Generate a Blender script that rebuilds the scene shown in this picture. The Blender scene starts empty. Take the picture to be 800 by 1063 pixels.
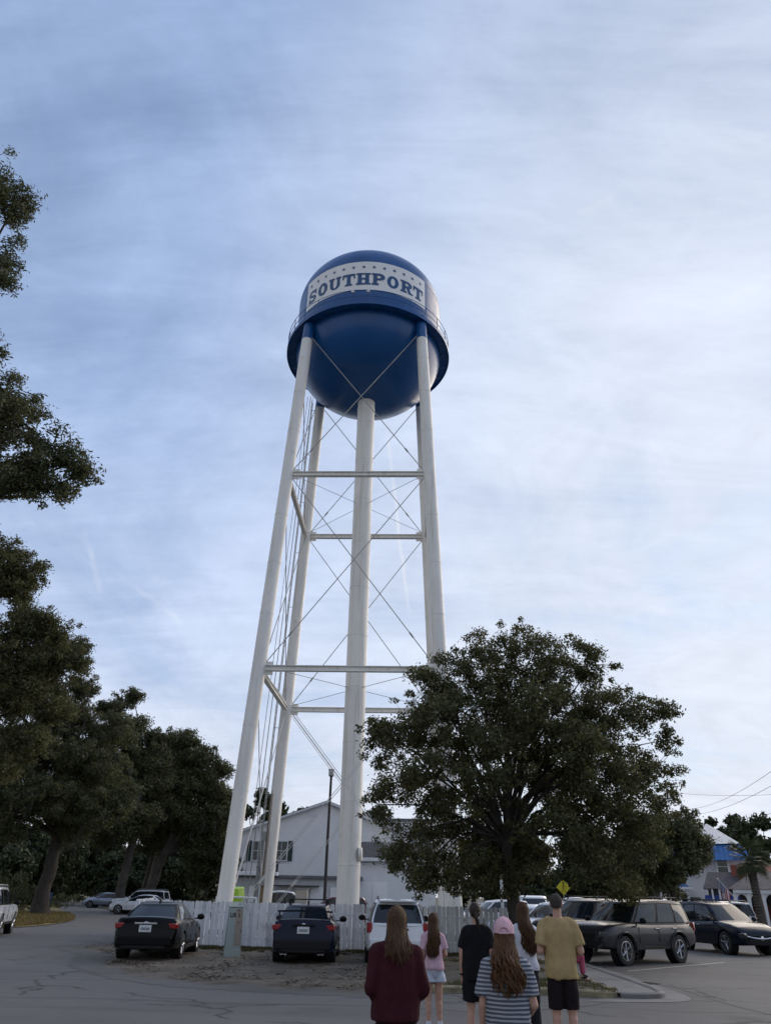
import bpy, bmesh, math, random
import numpy as np
from mathutils import Vector, Matrix, noise

R = math.radians
PI = math.pi
scn = bpy.context.scene
col = scn.collection
rnd = random.Random(7)

# ------------------------------------------------------------------ camera
CAM_H = 1.74
PITCH, ROLL, FPX = R(27.967), R(1.184), 750.0
_F = Vector((0, math.cos(PITCH), math.sin(PITCH)))
_U0 = Vector((0, -math.sin(PITCH), math.cos(PITCH)))
_R0 = Vector((1, 0, 0))
_RT = math.cos(ROLL) * _R0 + math.sin(ROLL) * _U0
_UP = -math.sin(ROLL) * _R0 + math.cos(ROLL) * _U0


def ray(px, py):
    return _F * FPX + _RT * (px - 400.0) + _UP * (531.5 - py)


def gnd(px, py, z=0.0):
    """ground point seen at a pixel of the photograph"""
    d = ray(px, py)
    t = (z - CAM_H) / d.z
    return Vector((d.x * t, d.y * t, z))


def at(px, py, Y):
    """world point seen at a pixel at ground distance Y"""
    d = ray(px, py)
    t = Y / d.y
    return Vector((d.x * t, Y, CAM_H + d.z * t))


def hor(px):
    """pixel row of the horizon in a pixel column"""
    return 931.0 + 0.0207 * (px - 400)


def xat(px, Y):
    return at(px, hor(px), Y).x


# ------------------------------------------------------------------ materials
M = {}


class NT:
    def __init__(s, tree):
        s.t = tree

    def n(s, typ, **kw):
        nd = s.t.nodes.new(typ)
        for k, v in kw.items():
            if k.startswith('i_'):
                key = k[2:].replace('_', ' ')
                nd.inputs[key].default_value = v
            else:
                setattr(nd, k, v)
        return nd

    def l(s, a, b):
        s.t.links.new(a, b)

    def ramp(s, fac, stops):
        r = s.n('ShaderNodeValToRGB')
        e = r.color_ramp.elements
        while len(e) < len(stops):
            e.new(0.5)
        for el, (p, c) in zip(e, stops):
            el.position = p
            el.color = (*c, 1) if len(c) == 3 else c
        s.l(fac, r.inputs[0])
        return r.outputs[0]

    def mix(s, fac, a, b, blend='MIX'):
        m = s.n('ShaderNodeMix', data_type='RGBA', blend_type=blend)
        for v, i in ((fac, 0), (a, 6), (b, 7)):
            if hasattr(v, 'links'):
                s.l(v, m.inputs[i])
            elif i == 0:
                m.inputs[0].default_value = v
            else:
                m.inputs[i].default_value = (*v, 1)
        return m.outputs[2]

    def math(s, op, a, b=None, c=None, clamp=False):
        m = s.n('ShaderNodeMath', operation=op, use_clamp=clamp)
        for i, v in enumerate((a, b, c)):
            if v is None:
                continue
            if hasattr(v, 'links'):
                s.l(v, m.inputs[i])
            else:
                m.inputs[i].default_value = v
        return m.outputs[0]

    def vmath(s, op, a, b=None, out=0):
        m = s.n('ShaderNodeVectorMath', operation=op)
        for i, v in enumerate((a, b)):
            if v is None:
                continue
            if hasattr(v, 'links'):
                s.l(v, m.inputs[i])
            else:
                m.inputs[i].default_value = v
        return m.outputs[out]

    def noise(s, vec, scale, detail=4, rough=0.55, dist=0.0):
        x = s.n('ShaderNodeTexNoise')
        x.inputs['Scale'].default_value = scale
        x.inputs['Detail'].default_value = detail
        x.inputs['Roughness'].default_value = rough
        x.inputs['Distortion'].default_value = dist
        if vec is not None:
            s.l(vec, x.inputs['Vector'])
        return x.outputs['Fac']

    def mrange(s, v, a, b, c=0.0, d=1.0, smooth=False):
        m = s.n('ShaderNodeMapRange', clamp=True)
        if smooth:
            m.interpolation_type = 'SMOOTHSTEP'
        s.l(v, m.inputs[0])
        for i, x in enumerate((a, b, c, d)):
            m.inputs[i + 1].default_value = x
        return m.outputs[0]


def newmat(name):
    m = bpy.data.materials.new(name)
    m.use_nodes = True
    nt = NT(m.node_tree)
    p = m.node_tree.nodes['Principled BSDF']
    return m, nt, p


def pbr(key, c, rough=0.6, metal=0.0, var=0.25, vscale=3.0, bump=0.0, bscale=40.0, spec=0.5, coat=0.0, dirt=None, coord='Object'):
    """plain procedural material: base colour broken up by noise, roughness variation, bump"""
    m, nt, p = newmat(key)
    tc = nt.n('ShaderNodeTexCoord').outputs[coord]
    n1 = nt.noise(tc, vscale, 6, 0.6)
    lo = tuple(x * (1 - var) for x in c)
    hi = tuple(min(1, x * (1 + var * 0.7)) for x in c)
    base = nt.ramp(n1, [(0.3, lo), (0.7, hi)])
    if dirt:
        dc, dsc, lo_, hi_ = dirt
        f = nt.mrange(nt.noise(tc, dsc, 8, 0.7), lo_, hi_)
        base = nt.mix(f, base, dc)
    nt.l(base, p.inputs['Base Color'])
    rr = nt.mrange(nt.noise(tc, vscale * 2.3, 4), 0.3, 0.7, max(0.02, rough * 0.85), min(1, rough * 1.15))
    nt.l(rr, p.inputs['Roughness'])
    p.inputs['Metallic'].default_value = metal
    p.inputs['Specular IOR Level'].default_value = spec
    if coat:
        p.inputs['Coat Weight'].default_value = coat
        p.inputs['Coat Roughness'].default_value = 0.04
    if bump:
        b = nt.n('ShaderNodeBump')
        b.inputs['Strength'].default_value = bump
        b.inputs['Distance'].default_value = 0.02
        nt.l(nt.noise(tc, bscale, 5, 0.6), b.inputs['Height'])
        nt.l(b.outputs[0], p.inputs['Normal'])
    M[key] = m
    return m


# ------------------------------------------------------------------ mesh collector
def basis(d):
    d = Vector(d).normalized()
    a = Vector((0, 0, 1)) if abs(d.z) < 0.95 else Vector((1, 0, 0))
    u = d.cross(a).normalized()
    return u, d.cross(u).normalized()


class MB:
    def __init__(s):
        s.v, s.f, s.m = [], [], []

    def add(s, vs, fs, m=0):
        o = len(s.v)
        s.v += [tuple(v) for v in vs]
        s.f += [tuple(o + i for i in f) for f in fs]
        s.m += [m] * len(fs)
        return s

    def box(s, c, d, rz=0.0, m=0, mtx=None):
        hx, hy, hz = d[0] / 2, d[1] / 2, d[2] / 2
        vs = [Vector((x, y, z)) for z in (-hz, hz) for x, y in ((-hx, -hy), (hx, -hy), (hx, hy), (-hx, hy))]
        mt = Matrix.Translation(c) @ (mtx if mtx is not None else Matrix.Rotation(rz, 4, 'Z'))
        return s.add([mt @ v for v in vs], [(3, 2, 1, 0), (4, 5, 6, 7), (0, 1, 5, 4), (1, 2, 6, 5), (2, 3, 7, 6), (3, 0, 4, 7)], m)

    def loft(s, rings, cap=True, closed=True, m=0):
        n = len(rings[0])
        vs = [p for r in rings for p in r]
        fs = []
        for i in range(len(rings) - 1):
            for j in range(n if closed else n - 1):
                k = (j + 1) % n
                fs.append((i * n + j, i * n + k, (i + 1) * n + k, (i + 1) * n + j))
        if cap:
            fs.append(tuple(range(n))[::-1])
            b = (len(rings) - 1) * n
            fs.append(tuple(b + j for j in range(n)))
        return s.add(vs, fs, m)

    def tube(s, pts, r, n=8, cap=True, m=0, flat=1.0):
        pts = [Vector(p) for p in pts]
        rs = r if isinstance(r, (list, tuple)) else [r] * len(pts)
        d = (pts[1] - pts[0]).normalized()
        u, w = basis(d)
        rings = []
        for i, p in enumerate(pts):
            a = pts[min(i + 1, len(pts) - 1)] - pts[max(i - 1, 0)]
            if a.length < 1e-9:
                a = d
            a.normalize()
            u = (u - a * u.dot(a)).normalized()
            w = a.cross(u)
            rings.append([p + rs[i] * (math.cos(2 * PI * k / n) * u + flat * math.sin(2 * PI * k / n) * w) for k in range(n)])
        return s.loft(rings, cap, True, m)

    def lathe(s, prof, n=32, c=(0, 0, 0), m=0, axis='Z', cap=False):
        rings = []
        for r, z in prof:
            ring = []
            for k in range(n):
                a = 2 * PI * k / n
                x, y = r * math.cos(a), r * math.sin(a)
                if axis == 'Z':
                    q = (c[0] + x, c[1] + y, c[2] + z)
                elif axis == 'Y':
                    q = (c[0] + y, c[1] + z, c[2] + x)
                else:
                    q = (c[0] + z, c[1] + x, c[2] + y)
                ring.append(q)
            rings.append(ring)
        return s.loft(rings, cap, True, m)

    def capsule(s, p0, p1, r0, r1, n=14, k=4, m=0, flat=1.0):
        p0, p1 = Vector(p0), Vector(p1)
        d = (p1 - p0).normalized()
        pts, rs = [], []
        for i in range(k + 1):
            a = PI / 2 * (1 - i / k)
            pts.append(p0 - d * r0 * math.sin(a) * (1 if i else .999)); rs.append(max(1e-4, r0 * math.cos(a)))
        for i in range(k + 1):
            a = PI / 2 * i / k
            pts.append(p1 + d * r1 * math.sin(a)); rs.append(max(1e-4, r1 * math.cos(a)))
        u, w = basis(d)
        rings = [[p + q * (math.cos(2 * PI * j / n) * u + flat * math.sin(2 * PI * j / n) * w) for j in range(n)] for p, q in zip(pts, rs)]
        return s.loft(rings, True, True, m)

    def ell(s, c, r, n=16, k=10, m=0, mtx=None):
        rings = []
        for i in range(k + 1):
            a = -PI / 2 + PI * i / k
            q = max(1e-4, math.cos(a))
            ring = [Vector((r[0] * q * math.cos(2 * PI * j / n), r[1] * q * math.sin(2 * PI * j / n), r[2] * math.sin(a))) for j in range(n)]
            if mtx is not None:
                ring = [mtx @ v for v in ring]
            rings.append([Vector(c) + v for v in ring])
        return s.loft(rings, True, True, m)

    def prism(s, poly, z0, z1, m=0):
        n = len(poly)
        vs = [(x, y, z0) for x, y in poly] + [(x, y, z1) for x, y in poly]
        fs = [tuple(range(n))[::-1], tuple(range(n, 2 * n))] + [(i, (i + 1) % n, n + (i + 1) % n, n + i) for i in range(n)]
        return s.add(vs, fs, m)

    def mesh(s, name, smooth=None):
        me = bpy.data.meshes.new(name)
        me.from_pydata(s.v, [], s.f)
        if any(s.m):
            me.polygons.foreach_set('material_index', s.m)
        if smooth is not None:
            me.polygons.foreach_set('use_smooth', [True] * len(me.polygons))
            if smooth < 179:
                me.set_sharp_from_angle(angle=R(smooth))
        me.update()
        return me

    def build(s, name, mats, parent=None, smooth=None, bev=0.0, loc=None, fixn=False):
        me = s.mesh(name, smooth)
        if fixn:
            b = bmesh.new(); b.from_mesh(me)
            bmesh.ops.recalc_face_normals(b, faces=b.faces)
            b.to_mesh(me); b.free()
        return link(name, me, mats, parent, bev, loc)


def link(name, me, mats, parent=None, bev=0.0, loc=None):
    for mt in (mats if isinstance(mats, (list, tuple)) else [mats]):
        me.materials.append(M[mt] if isinstance(mt, str) else mt)
    o = bpy.data.objects.new(name, me)
    col.objects.link(o)
    if parent is not None:
        o.parent = parent
    if loc is not None:
        o.location = loc
    if bev:
        b = o.modifiers.new('bevel', 'BEVEL')
        b.width = bev; b.segments = 2; b.limit_method = 'ANGLE'; b.angle_limit = R(35)
        b.harden_normals = False
    return o


def tag(o, label=None, cat=None, group=None, kind=None):
    if label: o['label'] = label
    if cat: o['category'] = cat
    if group: o['group'] = group
    if kind: o['kind'] = kind
    return o


def thing(name, label, cat, loc=(0, 0, 0), rz=0.0, group=None):
    o = bpy.data.objects.new(name, None)
    o.empty_display_size = 0.2
    col.objects.link(o)
    o.location = loc
    o.rotation_euler = (0, 0, rz)
    return tag(o, label, cat, group)


def copy_tree(o, parent=None):
    c = o.copy()
    col.objects.link(c)
    if parent is not None:
        c.parent = parent
    for ch in [x for x in col.objects if x.parent == o]:
        copy_tree(ch, c)
    return c


def evaluated(o, name):
    """apply the modifiers of an object and replace it by the resulting mesh"""
    dg = bpy.context.evaluated_depsgraph_get()
    dg.update()
    me = bpy.data.meshes.new_from_object(o.evaluated_get(dg), depsgraph=dg)
    me.name = name
    bpy.data.objects.remove(o, do_unlink=True)
    return me


def grid_mesh(name, V, F):
    """numpy vertices (n,3) and quads (m,4) to a mesh"""
    me = bpy.data.meshes.new(name)
    V = np.asarray(V, np.float32); F = np.asarray(F, np.int32)
    k = F.shape[1]
    me.vertices.add(len(V)); me.vertices.foreach_set('co', V.ravel())
    me.loops.add(F.size); me.loops.foreach_set('vertex_index', F.ravel())
    me.polygons.add(len(F)); me.polygons.foreach_set('loop_start', np.arange(0, F.size, k, dtype=np.int32))
    me.polygons.foreach_set('loop_total', np.full(len(F), k, np.int32))
    me.update(calc_edges=True)
    return me
# ------------------------------------------------------------------ material set
pbr('tower_white', (0.83, 0.81, 0.755), 0.42, var=0.08, vscale=0.35, bump=0.05, bscale=6, dirt=((0.42, 0.36, 0.27), 1.3, 0.60, 0.85))
_nt = NT(M['tower_white'].node_tree); _p = _nt.t.nodes['Principled BSDF']
_src = _p.inputs['Base Color'].links[0].from_socket
_tc = _nt.n('ShaderNodeTexCoord').outputs['Object']
_mp = _nt.n('ShaderNodeMapping'); _mp.inputs['Scale'].default_value = (2.6, 2.6, 0.10); _nt.l(_tc, _mp.inputs[0])
_st = _nt.mrange(_nt.noise(_mp.outputs[0], 1.6, 6, 0.65), 0.52, 0.74, 0, 0.55)
_nt.l(_nt.mix(_st, _src, (0.36, 0.30, 0.22)), _p.inputs['Base Color'])
pbr('tower_steel', (0.30, 0.30, 0.30), 0.5, var=0.15, vscale=1.5)
pbr('tower_blue', (0.006, 0.082, 0.270), 0.34, var=0.14, vscale=0.5, bump=0.03, bscale=3, coat=0.12, spec=0.4)
pbr('sign_white', (0.84, 0.84, 0.83), 0.4, var=0.05, vscale=0.6)
pbr('sign_blue', (0.012, 0.075, 0.21), 0.4, var=0.12, vscale=1.0)
pbr('rust', (0.20, 0.12, 0.06), 0.8, var=0.4, vscale=4)
pbr('rod', (0.34, 0.335, 0.32), 0.5, var=0.15, vscale=2)
pbr('rod_white', (0.62, 0.61, 0.58), 0.5, var=0.1, vscale=2)
pbr('galv', (0.28, 0.29, 0.30), 0.45, 0.6, var=0.2, vscale=5)
pbr('dark_metal', (0.03, 0.03, 0.032), 0.45, 0.3, var=0.2, vscale=5)
pbr('fence_white', (0.82, 0.84, 0.87), 0.65, var=0.10, vscale=2.2, bump=0.15, bscale=30, dirt=((0.30, 0.33, 0.33), 1.8, 0.55, 0.8))
_nt = NT(M['fence_white'].node_tree); _p = _nt.t.nodes['Principled BSDF']
_src = _p.inputs['Base Color'].links[0].from_socket
_g = _nt.n('ShaderNodeNewGeometry')
_c = _nt.ramp(_g.outputs['Random Per Island'], [(0.0, (0.66, 0.68, 0.71)), (1.0, (1.0, 1.0, 1.0))])
_nt.l(_nt.mix(1.0, _src, _c, 'MULTIPLY'), _p.inputs['Base Color'])
pbr('siding', (0.86, 0.86, 0.86), 0.6, var=0.06, vscale=0.6)
pbr('annex', (0.50, 0.52, 0.54), 0.6, var=0.1, vscale=0.8)
pbr('trim_white', (0.72, 0.74, 0.76), 0.5, var=0.06, vscale=2)
pbr('shutter', (0.012, 0.045, 0.035), 0.5, var=0.15, vscale=5)
pbr('roof_grey', (0.13, 0.135, 0.15), 0.8, var=0.25, vscale=2, bump=0.3, bscale=25)
pbr('roof_dark', (0.045, 0.042, 0.05), 0.8, var=0.3, vscale=2, bump=0.3, bscale=25)
pbr('roof_brown', (0.13, 0.11, 0.105), 0.85, var=0.3, vscale=2, bump=0.3, bscale=25)
pbr('roof_pale', (0.52, 0.55, 0.58), 0.4, var=0.1, vscale=1)
pbr('roof_blue', (0.05, 0.16, 0.40), 0.4, var=0.12, vscale=1, coat=0.2)
pbr('brick', (0.26, 0.07, 0.05), 0.8, var=0.3, vscale=6, bump=0.2, bscale=30)
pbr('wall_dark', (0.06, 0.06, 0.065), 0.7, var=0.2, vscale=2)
pbr('interior', (0.015, 0.014, 0.014), 0.8, var=0.3, vscale=2)
pbr('concrete', (0.22, 0.21, 0.20), 0.85, var=0.22, vscale=1.2, bump=0.3, bscale=60, dirt=((0.10, 0.095, 0.085), 0.9, 0.5, 0.8), coord='Object')
pbr('kerb_old', (0.30, 0.26, 0.16), 0.85, var=0.3, vscale=4, bump=0.4, bscale=40, dirt=((0.12, 0.11, 0.08), 2.5, 0.45, 0.7))
pbr('paint_line', (0.50, 0.50, 0.48), 0.7, var=0.3, vscale=6, dirt=((0.09, 0.09, 0.09), 7, 0.5, 0.75))
pbr('plastic_black', (0.009, 0.009, 0.010), 0.6, spec=0.25, var=0.2, vscale=8)
pbr('tyre', (0.018, 0.018, 0.018), 0.8, var=0.25, vscale=9, bump=0.2, bscale=60)
pbr('alloy', (0.50, 0.51, 0.53), 0.3, 0.85, var=0.1, vscale=8)
pbr('alloy_dark', (0.07, 0.07, 0.075), 0.35, 0.7, var=0.15, vscale=8)
pbr('chrome', (0.62, 0.63, 0.65), 0.12, 1.0, var=0.05, vscale=8)
pbr('glass_car', (0.012, 0.016, 0.018), 0.04, var=0.15, vscale=1.5, spec=0.6)
pbr('glass_win', (0.02, 0.028, 0.035), 0.06, var=0.3, vscale=1.5, spec=0.6)
pbr('lamp_red', (0.28, 0.010, 0.010), 0.15, var=0.15, vscale=8, coat=0.6)
pbr('lamp_clear', (0.30, 0.31, 0.32), 0.12, var=0.15, vscale=10, coat=0.6)
pbr('plate', (0.62, 0.64, 0.66), 0.45, var=0.12, vscale=14)
pbr('paint_black', (0.003, 0.003, 0.004), 0.28, var=0.1, vscale=2, coat=0.12, spec=0.14)
pbr('paint_navy', (0.006, 0.010, 0.027), 0.28, 0.1, var=0.1, vscale=2, coat=0.15, spec=0.16)
pbr('paint_envision', (0.008, 0.011, 0.022), 0.24, 0.1, var=0.1, vscale=2, coat=0.25, spec=0.2)
pbr('paint_grey', (0.032, 0.033, 0.038), 0.32, 0.1, var=0.1, vscale=2, coat=0.25, spec=0.3)
pbr('paint_white', (0.68, 0.70, 0.72), 0.28, var=0.05, vscale=2, coat=0.8)
pbr('paint_silver', (0.42, 0.44, 0.47), 0.3, 0.6, var=0.07, vscale=2, coat=0.8)
pbr('paint_bluegrey', (0.20, 0.25, 0.33), 0.3, 0.5, var=0.07, vscale=2, coat=0.8)
pbr('paint_red', (0.16, 0.012, 0.012), 0.25, 0.2, var=0.1, vscale=2, coat=1.0)
pbr('bark', (0.045, 0.037, 0.030), 0.9, var=0.45, vscale=3, bump=0.9, bscale=14)
pbr('bark_pale', (0.085, 0.074, 0.062), 0.9, var=0.45, vscale=2, bump=0.9, bscale=12)
pbr('lime', (0.36, 0.60, 0.03), 0.5, var=0.1, vscale=3)
pbr('pedestal', (0.36, 0.42, 0.40), 0.6, var=0.10, vscale=5, dirt=((0.26, 0.25, 0.2), 5, 0.55, 0.8))
pbr('pedestal_tan', (0.36, 0.30, 0.25), 0.6, var=0.12, vscale=5)
pbr('decal_black', (0.012, 0.012, 0.012), 0.6, var=0.1)
pbr('decal_brown', (0.12, 0.06, 0.04), 0.6, var=0.2)
pbr('sign_yellow', (0.62, 0.55, 0.02), 0.4, var=0.06)
pbr('bin_blue', (0.015, 0.06, 0.28), 0.5, var=0.1)
pbr('wood_pole', (0.20, 0.14, 0.09), 0.9, var=0.35, vscale=3, bump=0.5, bscale=15)
pbr('tan_box', (0.42, 0.38, 0.33), 0.6, var=0.1)
pbr('flag_red', (0.40, 0.025, 0.03), 0.75, var=0.12)
pbr('flag_white', (0.62, 0.62, 0.62), 0.75, var=0.06)
pbr('flag_blue', (0.02, 0.03, 0.13), 0.75, var=0.1)
# cloth, skin, hair
for k, c in dict(cloth_maroon=(0.052, 0.012, 0.017), cloth_black=(0.010, 0.010, 0.012), cloth_pink=(0.60, 0.40, 0.48), cloth_denim=(0.48, 0.53, 0.62),
                 cloth_white=(0.62, 0.65, 0.72), cloth_mustard=(0.41, 0.30, 0.145), cloth_shorts=(0.018, 0.012, 0.014), cloth_cap=(0.18, 0.18, 0.19),
                 cloth_capink=(0.66, 0.42, 0.47), cloth_print=(0.022, 0.022, 0.028), cloth_legging=(0.40, 0.09, 0.15), shoe_white=(0.55, 0.55, 0.56), shoe_dark=(0.02, 0.02, 0.022),
                 seam=(0.22, 0.05, 0.05), cloth_kid=(0.5, 0.28, 0.34)).items():
    pbr(k, c, 0.92, var=0.18, vscale=7, bump=0.35, bscale=260, spec=0.15)
pbr('hair_crop', (0.060, 0.052, 0.048), 0.85, var=0.3, vscale=40, bump=0.4, bscale=220, spec=0.15)
pbr('lens_dark', (0.05, 0.05, 0.055), 0.12, var=0.1, coat=0.5)
pbr('skin', (0.46, 0.27, 0.20), 0.55, var=0.12, vscale=9, bump=0.06, bscale=90, spec=0.3)
pbr('lips', (0.36, 0.14, 0.12), 0.45, var=0.1, vscale=9)
pbr('eye', (0.55, 0.55, 0.55), 0.2, var=0.05)
pbr('iris', (0.03, 0.02, 0.015), 0.2, var=0.05)


def striped(key):
    m, nt, p = newmat(key)
    tc = nt.n('ShaderNodeTexCoord').outputs['Object']
    sx = nt.n('ShaderNodeSeparateXYZ'); nt.l(tc, sx.inputs[0])
    w = nt.noise(tc, 3.0, 3)
    z = nt.math('ADD', sx.outputs['Z'], nt.math('MULTIPLY', w, 0.022))
    ph = nt.math('FRACT', nt.math('MULTIPLY', z, 1 / 0.031))
    f = nt.mrange(nt.math('ABSOLUTE', nt.math('SUBTRACT', ph, 0.5)), 0.24, 0.30)
    c = nt.mix(f, (0.080, 0.090, 0.115), (0.33, 0.345, 0.37))
    nt.l(c, p.inputs['Base Color'])
    p.inputs['Roughness'].default_value = 0.92
    p.inputs['Specular IOR Level'].default_value = 0.15
    b = nt.n('ShaderNodeBump'); b.inputs['Strength'].default_value = 0.3; b.inputs['Distance'].default_value = 0.01
    nt.l(nt.noise(tc, 240, 3), b.inputs['Height']); nt.l(b.outputs[0], p.inputs['Normal'])
    M[key] = m


striped('cloth_stripe')


def hairmat(key, c0, c1):
    m, nt, p = newmat(key)
    g = nt.n('ShaderNodeNewGeometry')
    tc = nt.n('ShaderNodeTexCoord').outputs['Object']
    mp = nt.n('ShaderNodeMapping'); mp.inputs['Scale'].default_value = (90, 90, 7)
    nt.l(tc, mp.inputs[0])
    f = nt.math('ADD', nt.math('MULTIPLY', nt.noise(mp.outputs[0], 1.0, 3), 0.6), nt.math('MULTIPLY', g.outputs['Random Per Island'], 0.5))
    nt.l(nt.ramp(f, [(0.25, c0), (0.85, c1)]), p.inputs['Base Color'])
    p.inputs['Roughness'].default_value = 0.5
    p.inputs['Specular IOR Level'].default_value = 0.22
    M[key] = m


hairmat('hair_lightbrown', (0.022, 0.012, 0.006), (0.14, 0.074, 0.034))
hairmat('hair_brown', (0.020, 0.010, 0.006), (0.115, 0.055, 0.024))
hairmat('hair_auburn', (0.028, 0.012, 0.006), (0.17, 0.080, 0.034))
hairmat('hair_dark', (0.012, 0.008, 0.006), (0.05, 0.034, 0.026))


def leafmat(key, dark, mid, tip, trans=0.25):
    m, nt, p = newmat(key)
    out = m.node_tree.nodes['Material Output']
    g = nt.n('ShaderNodeNewGeometry')
    tc = nt.n('ShaderNodeTexCoord').outputs['Object']
    big = nt.noise(tc, 0.55, 3)
    f = nt.math('ADD', nt.math('MULTIPLY', g.outputs['Random Per Island'], 0.6), nt.math('MULTIPLY', big, 0.5))
    c = nt.ramp(f, [(0.2, dark), (0.55, mid), (0.92, tip)])
    nt.l(c, p.inputs['Base Color'])
    p.inputs['Roughness'].default_value = 0.5
    p.inputs['Specular IOR Level'].default_value = 0.3
    tr = nt.n('ShaderNodeBsdfTranslucent')
    nt.l(c, tr.inputs[0])
    mx = nt.n('ShaderNodeMixShader'); mx.inputs[0].default_value = trans
    nt.l(p.outputs[0], mx.inputs[1]); nt.l(tr.outputs[0], mx.inputs[2])
    nt.l(mx.outputs[0], out.inputs[0])
    M[key] = m


leafmat('leaf_oak', (0.040, 0.052, 0.024), (0.100, 0.106, 0.042), (0.215, 0.195, 0.082), .40)
leafmat('leaf_live', (0.044, 0.058, 0.031), (0.096, 0.112, 0.054), (0.21, 0.190, 0.082), .40)
leafmat('leaf_far', (0.028, 0.042, 0.022), (0.052, 0.070, 0.032), (0.110, 0.120, 0.050))
leafmat('leaf_palm', (0.030, 0.045, 0.020), (0.055, 0.075, 0.030), (0.10, 0.11, 0.05))
leafmat('grass', (0.045, 0.050, 0.018), (0.085, 0.080, 0.030), (0.17, 0.135, 0.060), 0.15)
leafmat('grass_sunlit', (0.10, 0.085, 0.030), (0.20, 0.15, 0.050), (0.30, 0.22, 0.085), 0.15)  # yellow of the sunlit patch is put into the blade colour
leafmat('litter', (0.06, 0.045, 0.028), (0.12, 0.085, 0.05), (0.22, 0.16, 0.10), 0.0)


def asphalt_nodes(nt, tc):
    big = nt.noise(tc, 0.16, 6, 0.6, 0.4)
    c = nt.ramp(big, [(0.30, (0.094, 0.090, 0.086)), (0.5, (0.130, 0.125, 0.120)), (0.72, (0.168, 0.161, 0.153))])
    mid = nt.noise(tc, 1.7, 5, 0.65)
    c = nt.mix(nt.mrange(mid, 0.55, 0.75, 0, 0.5), c, (0.05, 0.05, 0.053))
    mp = nt.n('ShaderNodeMapping'); mp.inputs['Scale'].default_value = (0.10, 0.85, 1); mp.inputs['Rotation'].default_value = (0, 0, R(-6))
    nt.l(tc, mp.inputs[0])
    wear = nt.noise(mp.outputs[0], 1.0, 7, 0.65, 0.6)
    c = nt.mix(nt.mrange(wear, 0.46, 0.66, 0, 0.55), c, (0.150, 0.145, 0.138))
    c = nt.mix(nt.mrange(wear, 0.42, 0.30, 0, 0.55), c, (0.052, 0.050, 0.049))
    vs_ = nt.n('ShaderNodeTexVoronoi'); vs_.inputs['Scale'].default_value = 0.42; nt.l(tc, vs_.inputs['Vector'])
    st_ = nt.math('MULTIPLY', nt.mrange(nt.math('ADD', vs_.outputs['Distance'], nt.math('MULTIPLY', mid, 0.35)), 0.22, 0.42, 1, 0), nt.mrange(nt.noise(tc, 0.23, 2), 0.5, 0.62))
    c = nt.mix(nt.math('MULTIPLY', st_, 0.7), c, (0.030, 0.029, 0.029))
    fine = nt.noise(tc, 55, 3, 0.7)
    c = nt.mix(nt.mrange(fine, 0.35, 0.7, 0, 0.55), c, (0.145, 0.143, 0.14))
    return c, fine


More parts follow.
